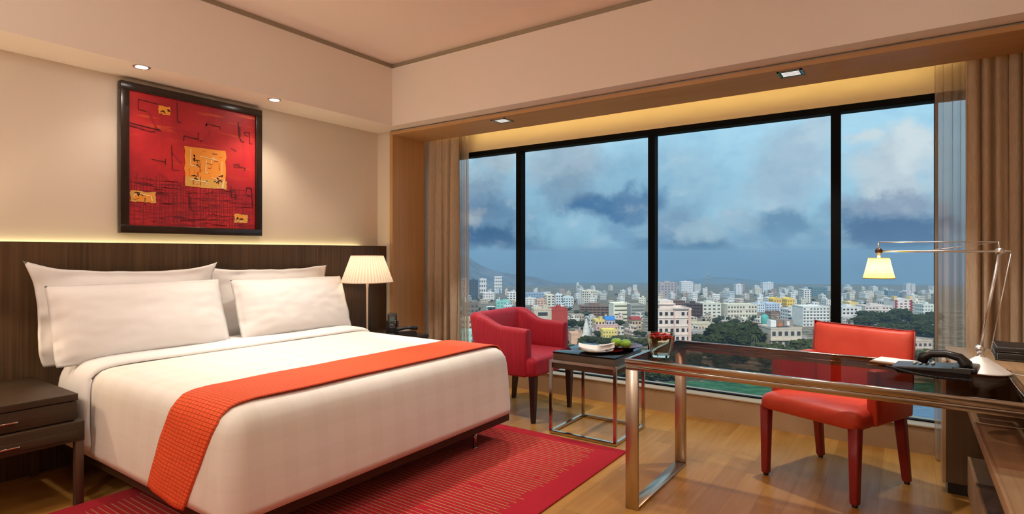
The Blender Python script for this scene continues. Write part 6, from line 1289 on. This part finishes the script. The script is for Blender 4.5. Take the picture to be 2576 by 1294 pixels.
# trees
def leafmat(name, c1, c2, sc=.9):
    m = mat(name, c1, .9, spec=.05); t, b = nodes(m)
    n = t.noise(objco(t), sc, 6, .75); t.set(b.inputs['Base Color'], t.mix(t.rng(n, .38, .62), c1, c2)); return m
LEAF = [leafmat('leaf_far', (.020, .034, .020), (.06, .075, .042), 3), leafmat('leaf_dark', (.008, .012, .005), (.060, .072, .026), 7), leafmat('leaf_olive', (.018, .022, .008), (.10, .11, .04), 7)]
M_bark = plain('bark', (.12, .09, .06))
def tree_proto(seed, rich):
    rnd = random.Random(seed); m = MB(); nl = 9 if rich else 5
    for k in range(nl):
        a = rnd.uniform(0, 6.28); r_ = rnd.uniform(.1, .30); zc = rnd.uniform(.42, .78); rr = rnd.uniform(.17, .27) * (1.25 - .6 * abs(zc - .55))
        m.ico((r_ * cos(a), r_ * sin(a), zc), rr, 4 if rich else 2, .75, 2.8, seed * 10 + k, (1, 1, .82))
    if rich:
        # loose leaf sprays break up the outline
        for k in range(520):
            a, e = rnd.uniform(0, 6.28), rnd.uniform(-.6, 1.3); R_ = rnd.uniform(.30, .46)
            c = Vector((R_ * cos(a) * cos(e), R_ * sin(a) * cos(e), .58 + .36 * R_ / .4 * sin(e)))
            q = Matrix.Rotation(rnd.uniform(0, 6.28), 3, (rnd.uniform(-1, 1), rnd.uniform(-1, 1), .4)); s = rnd.uniform(.018, .036)
            m.poly([c + q @ Vector(p) * s for p in ((-1, 0, 0), (0, -.6, .1), (1, 0, 0), (0, .6, .1))])
    return m
PROTO = {}
def tree_mesh(kind, var):
    k = (kind, var)
    if k not in PROTO:
        c = tree_proto(kind * 17 + var * 5 + 1, kind > 0).build('foliage', LEAF[kind], recalc=False)
        t_ = MB().tube([(0, 0, -.05), (.01, 0, .25), (0, .01, .5)], [.035, .028, .015], 6).build('trunk', M_bark)
        PROTO[k] = (c.data, t_.data)
        for o in (c, t_): bpy.data.objects.remove(o)
    return PROTO[k]
TW = {1: 'far rows', 2: 'middle distance', 3: 'middle of the city', 4: 'middle of the city', 5: 'low roofs', 6: 'large grove', 66: 'front of the large grove', 7: 'white blocks', 8: 'big dense clump', 9: 'thicket behind the desk edge', 10: 'bushes behind the side table', 11: 'slope below the desk edge', 12: 'river bank under the desk', 13: 'pink white block', 14: 'thicket beside the chair back', 15: 'armchair bank', 16: 'fruit dish bank'}
TW.update({4: 'city centre', 6: 'large grove', 9: 'thicket by the desk', 10: 'side table bushes', 11: 'slope below the desk', 12: 'bank under the desk', 66: 'grove front', 14: 'thicket by the chair'})
KW = ('small hazy dark tree', 'dark green leafy tree', 'olive green bushy tree')
for i, (x, y, z, h, kind, rot, sd, bi) in enumerate(TREES):
    me, tr = tree_mesh(kind, i % (2 if kind == 0 else 3))
    lb = '%s in the %s seen through the %s' % (KW[kind], TW[sd], BAYN[bi])
    wd = 1.15 + .5 * ((i * 37) % 10) / 10
    if kind == 0:
        o = bpy.data.objects.new('tree', me); COL.objects.link(o)
    else:
        o = bpy.data.objects.new('tree', None); COL.objects.link(o)
        for n_, d_ in (('foliage', me), ('trunk', tr)):
            c = bpy.data.objects.new(n_, d_); COL.objects.link(c); c.parent = o
    o.location = (x, y, z); o.scale = (h * wd, h * wd, h); o.rotation_euler = (0, 0, RAD(rot))
    tag(o, lb, 'tree', lb.replace(' tree in', ' trees in'))
def palm(i, x, y, z, h):
    t_ = thing('palm_tree', 'palm tree with drooping fronds, ' + ('tallest one beside the big clump of trees', 'small one by the cream block', 'small one by the white railings', 'one in front of the gridded block', 'one below the weathered cream house', 'one beside the right mullion')[i], 'tree', (x, y, z))
    MB().tube([(0, 0, 0), (.02 * h, 0, h * .4), (0, 0, h * .8)], [.03 * h, .022 * h, .018 * h], 7).build('trunk', M_bark, t_)
    m = MB(); rnd = random.Random(i)
    for k in range(17):
        a = 2 * pi * k / 17 + rnd.uniform(-.15, .15); up = rnd.uniform(-.1, .32); L_ = h * rnd.uniform(.34, .44)
        pts = [Vector((cos(a) * L_ * f, sin(a) * L_ * f, h * .8 + L_ * (up * 1.6 * f - 1.25 * f * f * (.6 + .3 * (1 - up))))) for f in (0, .25, .5, .75, 1)]
        sd = Vector((-sin(a), cos(a), 0)) * h * .032
        for p, q in zip(pts, pts[1:]):
            m.poly([p - sd, q - sd * .8, q, p]); m.poly([p, q, q + sd * .8 + Vector((0, 0, -.01 * h)), p + sd])
    m.build('fronds', LEAF[2], t_, recalc=False)
for i, p in enumerate(PALMS): palm(i, *p)

# haze over the city: a real scattering volume
m = bpy.data.materials.new('city_haze'); m.use_nodes = True; nt = m.node_tree; nt.nodes.clear(); t = NT(nt)
vs = t.n('ShaderNodeVolumeScatter'); HC, HD = (.42, .62, .82, 1), .00026
vs.inputs['Color'].default_value = HC; vs.inputs['Density'].default_value = HD; vs.inputs['Anisotropy'].default_value = .1
va = t.n('ShaderNodeVolumeAbsorption'); va.inputs['Color'].default_value = HC; va.inputs['Density'].default_value = HD
ad = t.n('ShaderNodeAddShader'); t.set(ad.inputs[0], vs.outputs[0]); t.set(ad.inputs[1], va.outputs[0])
o_ = t.n('ShaderNodeOutputMaterial'); t.set(o_.inputs['Volume'], ad.outputs[0])
o = MB().box(-9500, 4200, 60, 9500, -640, 24).build('haze', m); tag(o, 'blue haze lying over the far city and hills', 'haze', kind='stuff')
